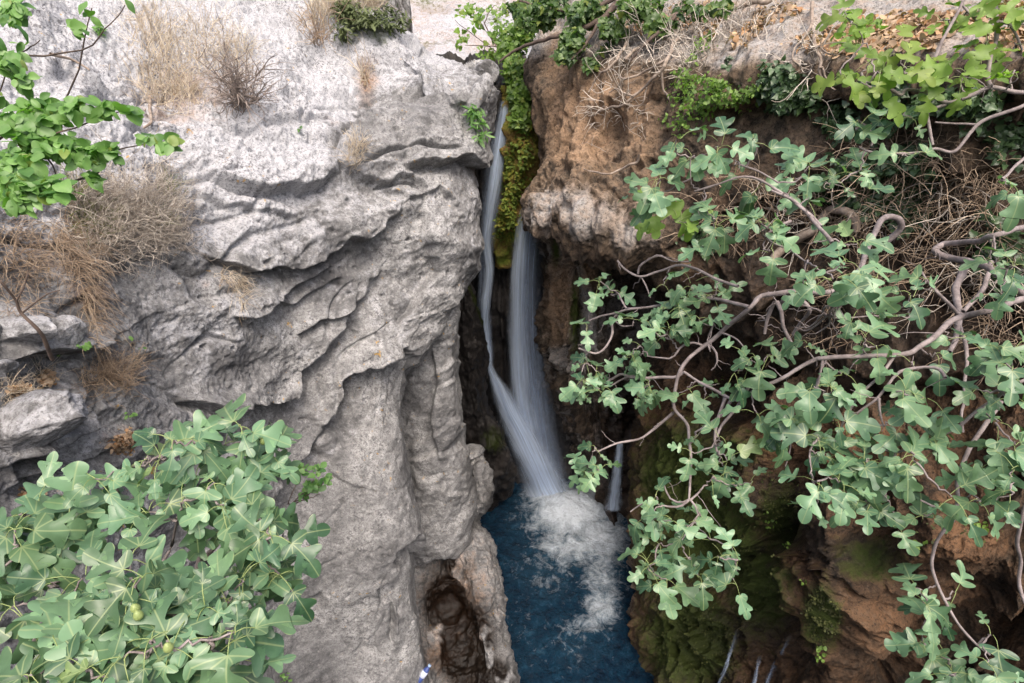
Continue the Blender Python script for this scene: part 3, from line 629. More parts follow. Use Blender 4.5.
# ------------------------------------------------------------------ plants
def leaf_template(kind):
    if kind == 'fig':
        half = [(0, .0), (.09, -.08), (.22, -.09), (.38, -.01), (.43, .09), (.35, .17), (.18, .20), (.085, .25), (.20, .37), (.40, .50), (.46, .62), (.39, .69), (.25, .64), (.075, .45), (.11, .62), (.19, .78), (.18, .92), (.09, 1.01), (0, 1.04)]
    elif kind == 'fig3':
        half = [(0, .0), (.12, -.06), (.26, -.02), (.32, .10), (.26, .24), (.19, .32), (.30, .46), (.42, .60), (.40, .70), (.29, .70), (.12, .52), (.16, .68), (.20, .80), (.17, .93), (.08, 1.02), (0, 1.04)]
    elif kind == 'oval':
        half = [(0, 0), (.16, .06), (.30, .22), (.36, .42), (.32, .64), (.18, .86), (0, 1.0)]
    elif kind == 'ivy':
        half = [(0, 0), (.22, -.08), (.42, .10), (.34, .30), (.36, .50), (.20, .66), (0, 1.0)]
    else:
        half = [(0, 0), (.12, .2), (.15, .5), (.10, .8), (0, 1.0)]
    h = np.array(half, float)
    if kind in ('fig', 'fig3', 'oval', 'ivy'): h = crom(h, len(h) * (2 if kind != 'oval' else 1) + 1); h[:, 0] = np.maximum(h[:, 0], 0)
    n = len(h); ym = h[:, 1].copy(); ym = np.maximum.accumulate(np.clip(ym, 0, 1.04))
    mid = np.stack([np.zeros(n), ym], 1); Rr = h; L = h * [-1, 1]
    # a row of in-between points lets each half bend
    mr = (mid + Rr) / 2; ml = (mid + L) / 2
    V = np.concatenate([L, ml, mid, mr, Rr]); i = np.arange(n - 1); f = []
    for k in range(4): f.append(np.stack([k * n + i, (k + 1) * n + i, (k + 1) * n + i + 1, k * n + i + 1], 1))
    return V, np.concatenate(f)
LT = {k: leaf_template(k) for k in ('fig', 'fig3', 'oval', 'ivy', 'thin')}
def unit(v): return v / (np.linalg.norm(v, axis=-1, keepdims=True) + 1e-9)
def add_leaves(acc, kind, pos, dr, nr, size, tone, yel=None, curl=.25, fold=.25, wave=.06):
    """vectorised over K leaves: pos,dr,nr (K,3), size,tone (K)"""
    T, Fc = LT[kind]; K = len(pos); k = len(T)
    dr = unit(dr); sd_ = unit(np.cross(dr, nr)); nr = np.cross(sd_, dr)
    x = T[None, :, 0] * (1 + .2 * R.randn(K, 1)); y = T[None, :, 1] * np.ones((K, 1))
    x = x + .12 * R.randn(K, 1) * y * y
    cu = curl * (1 + .7 * R.randn(K, 1)); fo = fold * (1 + .6 * R.randn(K, 1)); ph = R.rand(K, 1) * 6.3
    z = -cu * y * y + fo * np.abs(x) - .9 * fo * x * x + wave * np.sin(y * 7 + ph + 3 * x) * np.abs(x) * 3
    s = np.asarray(size)[:, None]
    V = pos[:, None] + (s * x)[..., None] * sd_[:, None] + (s * y)[..., None] * dr[:, None] + (s * z)[..., None] * nr[:, None]
    F_ = (Fc[None] + (np.arange(K) * k)[:, None, None]).reshape(-1, 4)
    yel = np.zeros(K) if yel is None else yel
    A = np.stack([np.broadcast_to(T[None, :, 0] + .5, (K, k)), np.broadcast_to(T[None, :, 1], (K, k)), np.broadcast_to(np.asarray(tone)[:, None], (K, k)), np.broadcast_to(yel[:, None], (K, k))], -1)
    acc.add(V.reshape(-1, 3), F_, A.reshape(-1, 4))
def tubes(acc, P, r0, r1, sides=4, A=(.5, .5, .5, 1)):
    """P (K,n,3) many tubes at once"""
    K, n = P.shape[:2]; t = unit(np.gradient(P, axis=1)); ref = np.broadcast_to(np.array([.31, .52, .8]), t.shape)
    a = unit(np.cross(t, ref)); b = np.cross(t, a)
    r = np.asarray(r0)[:, None] + (np.asarray(r1) - np.asarray(r0))[:, None] * np.linspace(0, 1, n)[None]
    th = np.arange(sides) * 2 * np.pi / sides
    V = P[:, :, None] + r[:, :, None, None] * (np.cos(th)[None, None, :, None] * a[:, :, None] + np.sin(th)[None, None, :, None] * b[:, :, None])
    i, j = np.meshgrid(np.arange(n - 1), np.arange(sides), indexing='ij'); j2 = (j + 1) % sides
    q = np.stack([i * sides + j, (i + 1) * sides + j, (i + 1) * sides + j2, i * sides + j2], -1).reshape(-1, 4)
    Fq = (q[None] + (np.arange(K) * n * sides)[:, None, None]).reshape(-1, 4)
    A = np.asarray(A, float)
    if A.ndim == 2: A = np.repeat(A, n * sides, axis=0)
    acc.add(V.reshape(-1, 3), Fq, A)
def limb(acc, P, radii, sides=8, wig=.012):
    """one knotty branch through 3-D points P with a radius at each"""
    P = np.asarray(P, float); L = np.linalg.norm(np.diff(P, axis=0), axis=1).sum(); n = int(max(6, min(90, L / .035)))
    C = crom(P, n); r = np.interp(np.linspace(0, 1, n), np.linspace(0, 1, len(radii)), radii)
    s = R.rand() * 50; C = C + wig * np.stack([pn(C * 5 + s), pn(C * 5 + s + 9), pn(C * 5 + s + 19)], -1) * np.minimum(1, r / .008)[:, None] * 1.2
    r = r * (1 + .16 * pn(C * 16 + s)) 
    t = unit(np.gradient(C, axis=0)); a = unit(np.cross(t, np.array([.3, .5, .81]))); b = np.cross(t, a); th = np.arange(sides) * 2 * np.pi / sides
    V = C[:, None] + r[:, None, None] * (np.cos(th)[None, :, None] * a[:, None] + np.sin(th)[None, :, None] * b[:, None])
    i, j = np.meshgrid(np.arange(n - 1), np.arange(sides), indexing='ij'); j2 = (j + 1) % sides
    q = np.stack([i * sides + j, (i + 1) * sides + j, (i + 1) * sides + j2, i * sides + j2], -1).reshape(-1, 4)
    acc.add(V.reshape(-1, 3), q, (R.rand(), .5, .5, 1)); return C, r

# leaf, bark and straw materials
def leaf_mat(name, dark, light, yellow=(.20, .22, .03), rough=.5, trans=.25, veins=True, back=1.35, vein=(.36, .42, .20)):
    m, n, l, P = newmat(name); at = nd(n, "Attribute", attribute_name='Col'); sx = nd(n, "SeparateColor"); l.new(at.outputs['Color'], sx.inputs[0])
    geo = nd(n, "NewGeometry"); ns = noise(n, l, geo.outputs['Position'], 25, 3)
    tt = math_(n, l, 'ADD', sx.outputs[2], math_(n, l, 'MULTIPLY', math_(n, l, 'SUBTRACT', ns.outputs[0], .5), .5))
    c = ramp(n, l, tt, [(.1, dark), (.9, light)]).outputs[0]
    c = mixc(n, l, at.outputs['Alpha'], c, yellow)
    if veins:
        x = math_(n, l, 'ABSOLUTE', math_(n, l, 'SUBTRACT', sx.outputs[0], .5)); y = sx.outputs[1]; d = x
        for ang in (38, 72):
            s_, c_ = math.sin(math.radians(ang)), math.cos(math.radians(ang))
            e = math_(n, l, 'ABSOLUTE', math_(n, l, 'SUBTRACT', math_(n, l, 'MULTIPLY', x, c_), math_(n, l, 'MULTIPLY', y, s_)))
            d = math_(n, l, 'MINIMUM', d, e)
        vf = ramp(n, l, d, [(.006, .45), (.020, 0)]); c = mixc(n, l, vf.outputs[0], c, vein)
    c = mixc(n, l, geo.outputs['Backfacing'], c, mixc(n, l, 1.0, c, (back, back * .98, back * .9), 'MULTIPLY'))
    l.new(c, P.inputs['Base Color']); P.inputs['Roughness'].default_value = rough; P.inputs['Specular IOR Level'].default_value = .5
    tr = n.new("ShaderNodeBsdfTranslucent"); l.new(mixc(n, l, 1.0, c, (1.1, 1.5, .5), 'MULTIPLY'), tr.inputs[0])
    mx = n.new("ShaderNodeMixShader"); mx.inputs[0].default_value = trans; l.new(P.outputs[0], mx.inputs[1]); l.new(tr.outputs[0], mx.inputs[2])
    l.new(mx.outputs[0], n["Material Output"].inputs[0]); return m
M['figleaf'] = leaf_mat('fig_leaf', (.036, .092, .048), (.152, .275, .155), rough=.38, trans=.2)
M['brightleaf'] = leaf_mat('bright_leaf', (.045, .10, .018), (.18, .29, .055), rough=.5, trans=.35, veins=False)
M['greenleaf'] = leaf_mat('round_leaf', (.05, .13, .03), (.18, .33, .09), rough=.45, trans=.3, veins=False)
M['ivyleaf'] = leaf_mat('ivy_leaf', (.022, .048, .018), (.075, .13, .055), rough=.4, trans=.1, veins=False)
M['litter'] = leaf_mat('dead_leaf', (.16, .09, .05), (.42, .31, .21), yellow=(.35, .16, .05), rough=.8, trans=.1, veins=False)
def bark(name, a, b, rough=.85):
    m, n, l, P = newmat(name); geo = nd(n, "NewGeometry"); n1 = noise(n, l, geo.outputs[0], 14, 5, .65); n2 = noise(n, l, geo.outputs[0], 70, 3)
    c = ramp(n, l, n1.outputs[0], [(.35, a), (.65, b)]).outputs[0]; l.new(c, P.inputs['Base Color']); P.inputs['Roughness'].default_value = rough
    bp = nd(n, "Bump", i_Strength=.6, i_Distance=.006); l.new(n2.outputs[0], bp.inputs['Height']); l.new(bp.outputs[0], P.inputs['Normal']); return m
M['figbark'] = bark('fig_bark', (.14, .115, .11), (.30, .255, .25)); M['petiole'] = bark('petiole', (.16, .22, .07), (.27, .33, .12), .5)
M['darkbark'] = bark('dark_bark', (.05, .035, .03), (.12, .085, .065)); M['root'] = bark('pale_root', (.17, .13, .10), (.34, .28, .23))
def straw_mat(name, a, b):
    m, n, l, P = newmat(name); at = nd(n, "Attribute", attribute_name='Col'); sx = nd(n, "SeparateColor"); l.new(at.outputs['Color'], sx.inputs[0])
    l.new(ramp(n, l, sx.outputs[0], [(0, a), (1, b)]).outputs[0], P.inputs['Base Color']); P.inputs['Roughness'].default_value = .8; return m
M['straw'] = straw_mat('straw', (.34, .26, .18), (.70, .62, .49)); M['rust'] = straw_mat('rusty_stems', (.17, .115, .075), (.50, .39, .28)); M['greystem'] = straw_mat('grey_stems', (.24, .20, .165), (.66, .60, .52))
M['darkstem'] = straw_mat('dark_stems', (.09, .07, .06), (.34, .28, .24)); M['greenstem'] = straw_mat('green_stems', (.07, .10, .02), (.24, .27, .08))

UP = np.array([0, 0, 1.]); 
def tocam(p): return unit(np.array([0, 0, HC]) - p)
def idw(px, py, an):
    w = 0; s = 0
    for x, y, z in an:
        q = 1 / ((px - x) ** 2 + (py - y) ** 2 + 300) ** 1.3; w += q; s += q * z
    return s / w
class Fig:
    def __init__(s, name, label, root, anchors, kinds=('fig', 'fig3'), group=None):
        s.t = empty(name, tuple(root)); tag(s.t, label, 'fig tree', group); s.an = anchors; s.nodes = []; s.kinds = kinds
        s.leaves = Acc(); s.bright = Acc(); s.pet = Acc(); s.twig = Acc()
    def z(s, x, y): return idw(x, y, s.an)
    def branch(s, pts, w0, w1, dz=.06, name='branch', z=None):
        Z_ = [q[2] if len(q) > 2 else s.z(q[0], q[1]) + dz for q in pts]
        P = np.array([W(q[0], q[1], zz) for q, zz in zip(pts, Z_)]); zz = np.array(Z_)
        rad = np.linspace(w0, w1, len(pts)) ** .85 * .80 * zz / F
        acc = Acc(); C, r = limb(acc, P, rad); s.nodes.append(np.concatenate([C, r[:, None]], 1)); acc.build(name, M['figbark'], s.t); return C
    def link(s, c, rad=.0035):
        N_ = np.concatenate(s.nodes); d = np.linalg.norm(N_[:, :3] - c, axis=1) + .0 * N_[:, 3]; k = np.argmin(d); a = N_[k, :3]
        m = (a + c) / 2 + R.randn(3) * d[k] * .10 - np.array([0, 0, .10 * d[k]])
        P = crom(np.array([a, m, c]), 10); P[1:-1] += R.randn(8, 3) * .006
        tubes(s.twig, P[None], [rad * 1.6], [rad * .8], 5); s.nodes.append(np.concatenate([P[5:], np.full((5, 1), rad)], 1))
    def cluster(s, x, y, rpx=22, n=6, size=.15, z=None, yel=0., link=True, droop=.25, tone=.5):
        zz = s.z(x, y) + R.uniform(-.12, .12) if z is None else z
        c = W(x, y, zz)
        if link: s.link(c)
        v = tocam(c); a0 = R.rand() * 6.28
        ang = a0 + np.arange(n) * 2.4 + R.randn(n) * .3
        nr = unit(UP * .8 + v * .75 + R.randn(n, 3) * .34)
        e1 = unit(np.cross(UP + .6 * v, np.array([1, .1, 0]))); e2 = np.array([1., 0, 0])
        dr = np.cos(ang)[:, None] * e2 + np.sin(ang)[:, None] * e1
        dr = unit(dr - (dr * nr).sum(-1, keepdims=True) * nr - np.array([0, 0, droop]) + R.randn(n, 3) * .12)
        sz = size * np.where(R.rand(n) < .25, R.uniform(.4, .7, n), R.uniform(.75, 1.2, n)); pl = R.uniform(.25, .6, n) * size; 
        off = R.randn(n, 3) * (rpx * zz / F) * .30
        st = c + off * .35; base = c + off + dr * pl[:, None]
        P = np.stack([st, (st + base) / 2 + np.array([0, 0, .012]), base], 1); P = crom(P.transpose(1, 0, 2), 5).transpose(1, 0, 2)
        tubes(s.pet, P, np.full(n, .0018), np.full(n, .0014), 4)
        kd = s.kinds[R.randint(len(s.kinds))]
        yl = np.where(R.rand(n) < .004, R.uniform(.3, .6, n), 0) + np.where(R.rand(n) < yel, .3, 0) + .12 * R.rand(n)
        add_leaves(s.bright if yel > .2 else s.leaves, kd, base, dr, nr, sz, np.clip(tone + R.randn(n) * .30, 0, 1), np.clip(yl, 0, 1), curl=.24 + droop * .4, fold=.34, wave=.09)
        
    def done(s):
        build_multi('crown', [(s.leaves, M['figleaf']), (s.bright, M['brightleaf']), (s.pet, M['petiole']), (s.twig, M['figbark'])], s.t)

# --- the fig tree hanging over from the right
anR = [(590,300,4.3),(600,385,4.1),(640,420,3.9),(660,290,3.9),(690,330,3.7),(720,240,3.5),(700,160,3.4),(690,550,3.2),(740,570,3.0),(720,470,3.3),(760,240,3.0),(833,279,2.35),(870,260,2.4),(860,130,3.3),(920,120,3.3),(960,60,3.2),(800,370,3.1),(830,440,2.9),(850,490,2.8),(900,400,2.8),(960,400,2.6),(1010,370,2.4),(1010,480,2.5),(920,600,2.9),(970,660,2.7),(1010,220,2.7),(960,300,3.3),(950,250,3.8),(880,225,4.2)]
ft = Fig('fig_tree', 'large fig tree sprawling from the brown cliff with bare twigs towards the falls', W(1100, 300, 4.4), anR)
ft.branch([(1235,300,5.6),(1180,302,4.9),(1130,300,4.3),(1060,297,3.7),(1024,299,3.4),(992,310),(960,317),(936,334),(918,348),(897,353),(829,358),(814,361),(778,380),(746,394),(733,398),(703,384),(683,372)], 6.5, 1.6)
ft.branch([(1235,335,5.6),(1180,335,5.1),(1130,330,4.6),(1060,310,4.0),(1024,295,3.7),(999,277),(976,263),(948,258),(934,251),(944,244),(976,241),(999,234),(1030,226,4.6),(1080,222,5.6)], 6, 4, dz=.3)
ft.branch([(968,263,3.9),(956,287,3.7),(960,315,3.5),(956,334,3.4),(950,352,3.3)], 6.5, 3)
ft.branch([(960,315,3.45),(945,300),(930,285),(921,270)], 3, 1)
ft.branch([(990,262,3.9),(985,285,3.7),(975,300,3.6),(962,312,3.5)], 3.5, 3)
ft.branch([(885,243,4.5),(902,228,4.4),(898,218,4.35),(885,218,4.3),(873,235,4.2),(862,262,4.0),(850,285,3.6),(820,292,3.4),(790,292,3.3),(762,295,3.4),(750,307),(723,330),(703,346),(689,358),(679,372),(675,390),(675,409),(687,425),(690,445),(690,470),(689,500)], 5.0, 1.6)
ft.branch([(733,398),(716,420),(706,440),(715,413),(695,431)][:1] + [(722,415),(708,424),(695,432)], 2.5, 1)
ft.branch([(725,398),(718,420),(716,440),(718,452)], 3, 1.2)
ft.branch([(762,372),(752,385),(740,402),(722,425),(716,438)], 3.2, 1.5)
ft.branch([(821,229),(813,217),(801,208),(782,193),(750,177),(720,184),(695,191)], 2.6, 1.2)
ft.branch([(833,243),(810,216),(790,200),(772,190)], 3, 1.6); ft.branch([(790,222),(775,228),(768,238),(790,250),(806,262)], 2, 1)
ft.branch([(738,164),(758,170),(775,180)], 1.6, .8)
ft.branch([(740,285),(720,280),(699,270),(679,265),(657,271),(640,276),(625,270),(617,261)], 2.2, 1.2)
ft.branch([(639,273),(640,266),(649,260),(659,255),(672,260),(690,262)], 1.6, .9); ft.branch([(640,276),(646,288),(650,298)], 1.2, .6)
ft.branch([(750,307),(720,300),(700,300),(680,306),(662,305),(627,310),(602,317),(588,321)], 2.6, 1.1)
ft.branch([(618,313),(612,320),(612,334),(606,348),(598,353),(590,352),(579,349)], 2.0, 1.1); ft.branch([(627,310),(621,300),(618,294)], 1.6, .8)
ft.branch([(615,322),(622,326),(632,325)], 1.2, .6)
ft.branch([(683,372),(675,377),(648,378),(630,378),(620,374),(612,378),(607,381)], 2.4, 1.3); ft.branch([(634,376),(622,379),(610,386)], 1.6, .8)
ft.branch([(673,413),(663,421),(654,430),(644,437),(628,441),(613,445),(598,452)], 2.2, 1.1)
ft.branch([(703,346),(695,343),(682,346),(672,357),(662,358),(652,357)], 1.9, .9)
ft.branch([(706,345),(716,352),(718,364),(712,370)], 1.8, .8); ft.branch([(720,333),(735,338),(742,345),(746,352)], 1.2, .6)
ft.branch([(714,325),(711,332),(708,342),(710,352)], 1.4, .8)
ft.branch([(689,500),(680,503),(670,498),(665,487),(663,478)], 1.6, .7); ft.branch([(689,500),(680,507),(662,506),(645,503),(630,512)], 1.7, .8); ft.branch([(690,500),(698,492),(703,485)], 1.6, .8)
ft.branch([(690,500),(697,515),(688,530),(680,542)], 1.4, .7)
ft.branch([(776,303),(781,312),(783,325),(790,340),(794,350)], 3.2, 2.2, dz=.4); ft.branch([(780,305),(790,292),(800,300),(810,310),(800,322),(792,335)], 3.2, 2.0, dz=.5); ft.branch([(776,303),(768,318),(764,334)], 3, 2, dz=.4)
for k in range(16):
    a = R.uniform(0, 6.3); x, y = 832 + R.randn() * 4, 312 + R.randn() * 4; L_ = R.uniform(14, 38)
    ft.branch([(x, y), (x + L_ * .5 * math.cos(a) + R.randn() * 3, y + L_ * .5 * math.sin(a) + R.randn() * 3), (x + L_ * math.cos(a), y + L_ * math.sin(a) * .8)], 1.5, .6, dz=.35)
ft.branch([(944,378),(936,370),(915,370),(897,374),(877,398),(865,408),(853,417)], 2.6, 1.6); ft.branch([(877,398),(880,412),(884,426)], 2, 1)
ft.branch([(824,358),(820,375),(817,392)], 2, 1); ft.branch([(825,360),(818,380),(814,405)], 1.6, .8)
# top right group of limbs
ft.branch([(1240,120,5.2),(1180,112,4.5),(1120,110,3.8),(1060,98,3.6),(1024,93),(992,88),(973,95),(947,104),(928,93),(907,88),(901,94),(888,88),(869,86),(862,72)], 4.2, 1.6)
ft.branch([(922,82),(931,67),(941,42),(947,32),(962,4),(972,-30)], 2.6, 2.0); ft.branch([(926,92),(924,84),(922,78)], 3, 2.6)
ft.branch([(992,88),(988,76),(992,53),(997,38),(996,0),(994,-40)], 3.4, 2.4); ft.branch([(997,20),(1010,22),(1030,24)], 2, 1.5); ft.branch([(1005,22),(1014,34),(1022,50)], 2, 1.2)
ft.branch([(1240,130,5.3),(1180,118,4.6),(1120,105,3.9),(1060,104,3.7),(1022,107),(983,122),(970,132),(955,150),(936,148),(920,152),(876,152),(857,146)], 3.6, 1.4)
ft.branch([(947,104),(932,108),(928,112),(932,130),(935,146)], 2.4, 1.8); ft.branch([(981,127),(960,124),(935,122)], 1.6, 1.0)
ft.branch([(1200,150,5.0),(1120,140,4.1),(1060,140,3.4),(1022,160,3.2),(1009,172,3.1),(1002,178,3.0)], 2.8, 1.6); ft.branch([(1012,90),(1010,80),(1014,70)], 1.6, 1)
ft.branch([(870,146),(872,140),(868,128),(858,120)], 1.5, .8)
# lower right
ft.branch([(1000,400,3.0),(975,440,3.0),(958,480,2.95),(955,509),(953,521),(936,544),(930,564),(936,584),(955,619),(975,643),(990,655)], 3.2, 1.4)
ft.branch([(1190,440,5.2),(1110,440,3.6),(1060,470,2.7),(1030,500,2.65),(1022,529),(1020,560),(1021,588),(1028,610)], 2.8, 2.2)
ft.branch([(960,320,3.5),(966,350,3.3),(965,380,3.2),(960,410,3.1),(963,432,3.1)], 3.0, 1.5, dz=.3); ft.branch([(955,509),(935,506),(920,500)], 1.6, 1)
ft.branch([(896,454),(888,477),(886,497)], 1.8, 1); ft.branch([(815,440),(811,452),(812,470)], 1.6, .8); ft.branch([(792,432),(790,452),(786,466)], 1.2, .7)
ft.branch([(1190,360,5.2),(1100,360,3.6),(1024,380,2.6),(990,400),(960,425),(930,440),(900,452),(880,450)], 3, 1.4, dz=.12); ft.branch([(897,353),(880,375),(860,395),(845,420),(835,440)], 2.4, 1.2, dz=.1)
ft.branch([(962,4),(975,20),(990,30)], 1.5, .8)
cl = """691,158,30,8;644,197,18,5;659,178,20,6;719,146,24,7;754,138,22,5;715,217,14,5;762,185,18,5;809,166,20,6;857,173,26,8;809,197,22,7;857,126,18,5;888,114,16,4;912,118,16,4;912,154,14,4;770,225,18,6;1010,185,14,6;1018,221,14,5;676,140,16,5;735,160,18,4;835,180,22,6;790,180,14,4;
715,228,18,7;762,224,16,5;770,251,16,5;691,287,20,8;663,307,16,7;711,295,18,7;699,319,14,5;667,330,14,6;680,305,16,6;640,345,8,3;857,243,20,6;833,279,26,8;877,279,22,7;912,295,16,5;897,315,14,4;857,310,14,4;802,287,14,4;845,262,16,5;632,358,14,5;648,386,14,5;687,390,12,4;703,401,14,4;750,358,20,6;770,354,18,6;735,372,12,4;806,346,18,5;841,374,16,5;833,390,18,6;814,386,14,4;865,338,10,4;877,346,14,4;905,390,16,5;924,398,14,4;912,362,10,3;936,354,12,3;960,370,18,6;976,374,18,6;968,338,16,5;999,350,18,6;1015,346,14,5;1011,370,16,5;758,413,14,5;778,429,18,6;794,421,18,6;818,437,18,6;833,421,16,5;841,453,18,6;873,437,16,5;865,461,16,6;905,421,14,4;928,437,16,5;952,441,14,5;936,453,16,5;912,453,16,5;976,390,14,5;999,421,18,6;1007,398,14,5;1015,445,12,4;999,445,14,5;695,437,10,4;719,437,12,4;691,453,12,4;727,461,12,4;991,259,12,4;1015,267,12,5;1003,295,12,4;924,279,8,2;
715,477,16,5;734,485,16,5;752,481,8,2;723,465,14,5;655,495,8,2;652,517,16,6;659,544,16,6;671,521,14,5;648,566,14,5;667,580,12,5;691,560,16,6;699,576,14,5;711,540,16,5;738,560,14,4;734,580,14,4;699,513,10,3;687,525,12,4;718,556,12,4;
778,430,14,4;825,454,18,6;817,481,16,5;841,481,16,6;857,462,16,6;872,462,16,6;857,493,18,6;817,509,12,3;872,505,16,5;892,517,12,3;924,517,12,4;916,462,14,4;951,497,14,5;975,485,14,4;979,501,8,2;959,454,14,5;1003,454,16,6;1014,493,12,4;1014,470,14,5;
916,588,10,3;924,603,14,4;936,611,12,4;920,643,12,4;936,627,14,4;947,659,16,5;955,643,14,4;955,592,6,2;975,667,14,5;991,635,14,3;987,663,12,4;1010,647,10,3;967,678,14,5;950,675,14,4;
600,281,12,5;612,292,8,3;587,326,4,2;664,285,8,4;634,319,7,3;652,329,10,4;664,337,10,4;632,354,9,4;639,364,8,3;587,364,10,4;582,379,14,6;600,389,14,6;597,371,10,4;580,392,12,5;639,389,8,3;649,384,6,3;595,447,5,2;582,467,10,4;599,471,10,4;588,474,8,3"""
for q in cl.replace('\n', '').split(';'):
    if not q: continue
    x, y, r_, n_ = [float(v) for v in q.split(',')]
    if x > 940 and R.rand() < .22: continue
    ft.cluster(x, y, r_, int(n_) if x < 660 else max(2, int(n_ * .66 + R.rand())), .132 if x > 650 else .115, tone=.55)
for (x, y, r_, n_) in [(679,221,18,7),(650,214,14,5),(872,59,14,5),(853,24,14,5),(975,45,16,6),(951,67,16,5),(896,55,12,4),(987,43,14,5),(1010,8,18,7),(967,12,14,5),(983,75,14,4),(1014,43,14,5),(841,75,12,3),(880,70,14,5),(905,68,12,4),(925,72,10,4),(935,90,12,4),(880,92,10,4),(962,78,12,4),(1018,78,12,4),(990,5,14,5),(940,20,10,3),(860,85,10,3),(845,12,8,3)]:
    ft.cluster(x, y, r_, max(3, n_ - 1), .125, yel=.22, tone=.8)
for k in range(150):            # short bare side twigs
    N_ = np.concatenate(ft.nodes[:60]); a = N_[R.randint(len(N_))]; d = unit(R.randn(3) + np.array([-.5, 0, -.1])); L_ = R.uniform(.04, .22)
    P = np.cumsum(np.concatenate([a[None, :3], (d * L_ / 6 + R.randn(6, 3) * L_ * .05)]), 0); tubes(ft.twig, P[None], [min(a[3] * .5, .004)], [.0012], 4)
ft.done()

# --- fig tree in the lower left corner
anL = [(20,560,2.0),(60,500,2.1),(95,479,2.15),(150,470,2.2),(250,425,2.35),(280,450,2.4),(200,500,2.1),(150,560,1.75),(200,600,1.7),(290,570,2.1),(300,540,2.2),(120,640,1.55),(220,650,1.6),(20,640,1.6)]
fl = Fig('fig_tree', 'leafy fig tree in the lower left corner reaching up in front of the grey cliff', W(150, 760, 2.6), anL, kinds=('fig3', 'fig', 'fig'))
fl.branch([(180,760,2.6),(185,700,2.4),(190,640,2.25),(195,590,2.2),(203,545,2.25),(206,500,2.3),(202,478,2.3)], 5, 2.2); fl.branch([(203,560,2.25),(225,535,2.3),(245,500,2.35),(252,465,2.4),(248,440)], 3.4, 1.6)
fl.branch([(195,600,2.2),(165,575,2.15),(165,560,2.15),(172,545,2.2),(178,520)], 3, 1.6); fl.branch([(190,640,2.25),(150,600,2.1),(100,560,2.1),(60,520,2.1),(30,515)], 3, 1.4)
fl.branch([(25,700,1.9),(28,675,1.85),(35,640),(45,615),(50,590)], 3.4, 1.6); fl.branch([(190,640,2.25),(230,620,2.2),(265,600,2.15),(290,590)], 2.6, 1.3); fl.branch([(206,520,2.3),(240,530,2.2),(270,520)], 2, 1)
fl.branch([(185,690,2.3),(215,680,2.1),(240,672,2.0),(256,662,2.0)], 1.4, .8); fl.branch([(202,500,2.3),(170,470,2.3),(150,458)], 2, 1); fl.branch([(100,560,2.1),(85,545,2.1),(72,522)], 2.2, 1.2); fl.branch([(0,570,1.9),(20,555,1.95),(40,540)], 2, 1)
cl = """95,479;62,495;37,508;46,537;70,524;8,549;174,441;145,458;199,437;224,445;248,425;269,421;269,441;286,454;178,483;149,512;182,503;215,483;248,487;265,483;186,541;190,570;157,537;224,533;269,520;290,537;306,545;282,562;302,574;290,599;141,578;83,578;54,582;104,607;62,653;104,640;141,619;166,615;174,648;207,607;232,603;240,632;215,657;124,657;83,669;25,640;12,607;8,582;166,677;104,675;141,677;186,673;0,640;210,640;120,590;185,620;30,675;60,625;130,600;75,600;160,460;232,465;262,500;225,505;205,460;110,495;90,505;15,530;130,560;250,580;265,570;20,515;240,660;0,560;155,595;195,640;95,655;150,640"""
for q in cl.split(';'):
    x, y = [float(v) for v in q.split(',')]; big = y > 540; x = x if x < 220 else 220 + (x - 220) * .72
    if R.rand() < .16: continue
    fl.cluster(x, y, 15, 4 + R.randint(2), .132, yel=.02, tone=.5, droop=.22)
fg = Acc()
FIGS = [(168,647,1.55),(138,615,1.6),(263,441,2.3),(135,608,1.62)]
fl.done()
def fruit(c, r, parent):
    th, ph = np.meshgrid(np.linspace(0, np.pi, 12), np.linspace(0, 2 * np.pi, 15)[:-1], indexing='ij')
    rr = np.sin(th) * (1 - .25 * np.cos(th)); V = np.stack([rr * np.cos(ph), rr * np.sin(ph), np.cos(th) * 1.25], -1) * r
    h, w = th.shape; i = np.arange(h * w).reshape(h, w); j = np.roll(i, -1, 1)
    Fq = np.stack([i[:-1], i[1:], j[1:], j[:-1]], -1).reshape(-1, 4)
    a = Acc(); a.add(V.reshape(-1, 3) + c, Fq); return a.build('fig_fruit', M['petiole'], parent)
for x, y, z in FIGS: fruit(W(x, y, z), .013, fl.t)

# --- generic small-leaved foliage filled into blobs
def foliage(acc, blobs, kind, size, tone=.5, key=None, off=.05, flat=.6, sc=1.0, yel=0.0, curl=.2):
    for (x, y, z, rx, ry, n) in blobs:
        n = int(n * sc); u = R.randn(n, 3); u = u / np.linalg.norm(u, axis=1)[:, None] * (R.rand(n, 1) ** .45)
        cx = x + u[:, 0] * rx; cy = y + u[:, 1] * ry
        if key:
            pts = []; nn = []
            for a, b in zip(cx, cy):
                q = surf(key, a, b); pts.append(q[0] + q[1] * R.rand() * off + tocam(q[0]) * .01); nn.append(q[1])
            P = np.array(pts); Nn = np.array(nn)
        else:
            P = W(cx, cy, z + u[:, 2] * min(rx, ry) * 1.2 / F * z); Nn = tocam(P)
        nr = unit(UP * flat + Nn * .6 + R.randn(n, 3) * .5); dr = unit(R.randn(n, 3) - np.array([0, 0, .5])); dr = unit(dr - (dr * nr).sum(-1, keepdims=True) * nr)
        gap = pn(P / (size * 7) + 5) ; keep = gap > -.22
        P, dr, nr = P[keep], dr[keep], nr[keep]; n = len(P)
        add_leaves(acc, kind, P, dr, nr, size * R.uniform(.5, 1.25, n), np.clip(tone + .25 * gap[keep] + R.randn(n) * .22, 0, 1), np.where(R.rand(n) < yel, .5, 0.), curl=curl)
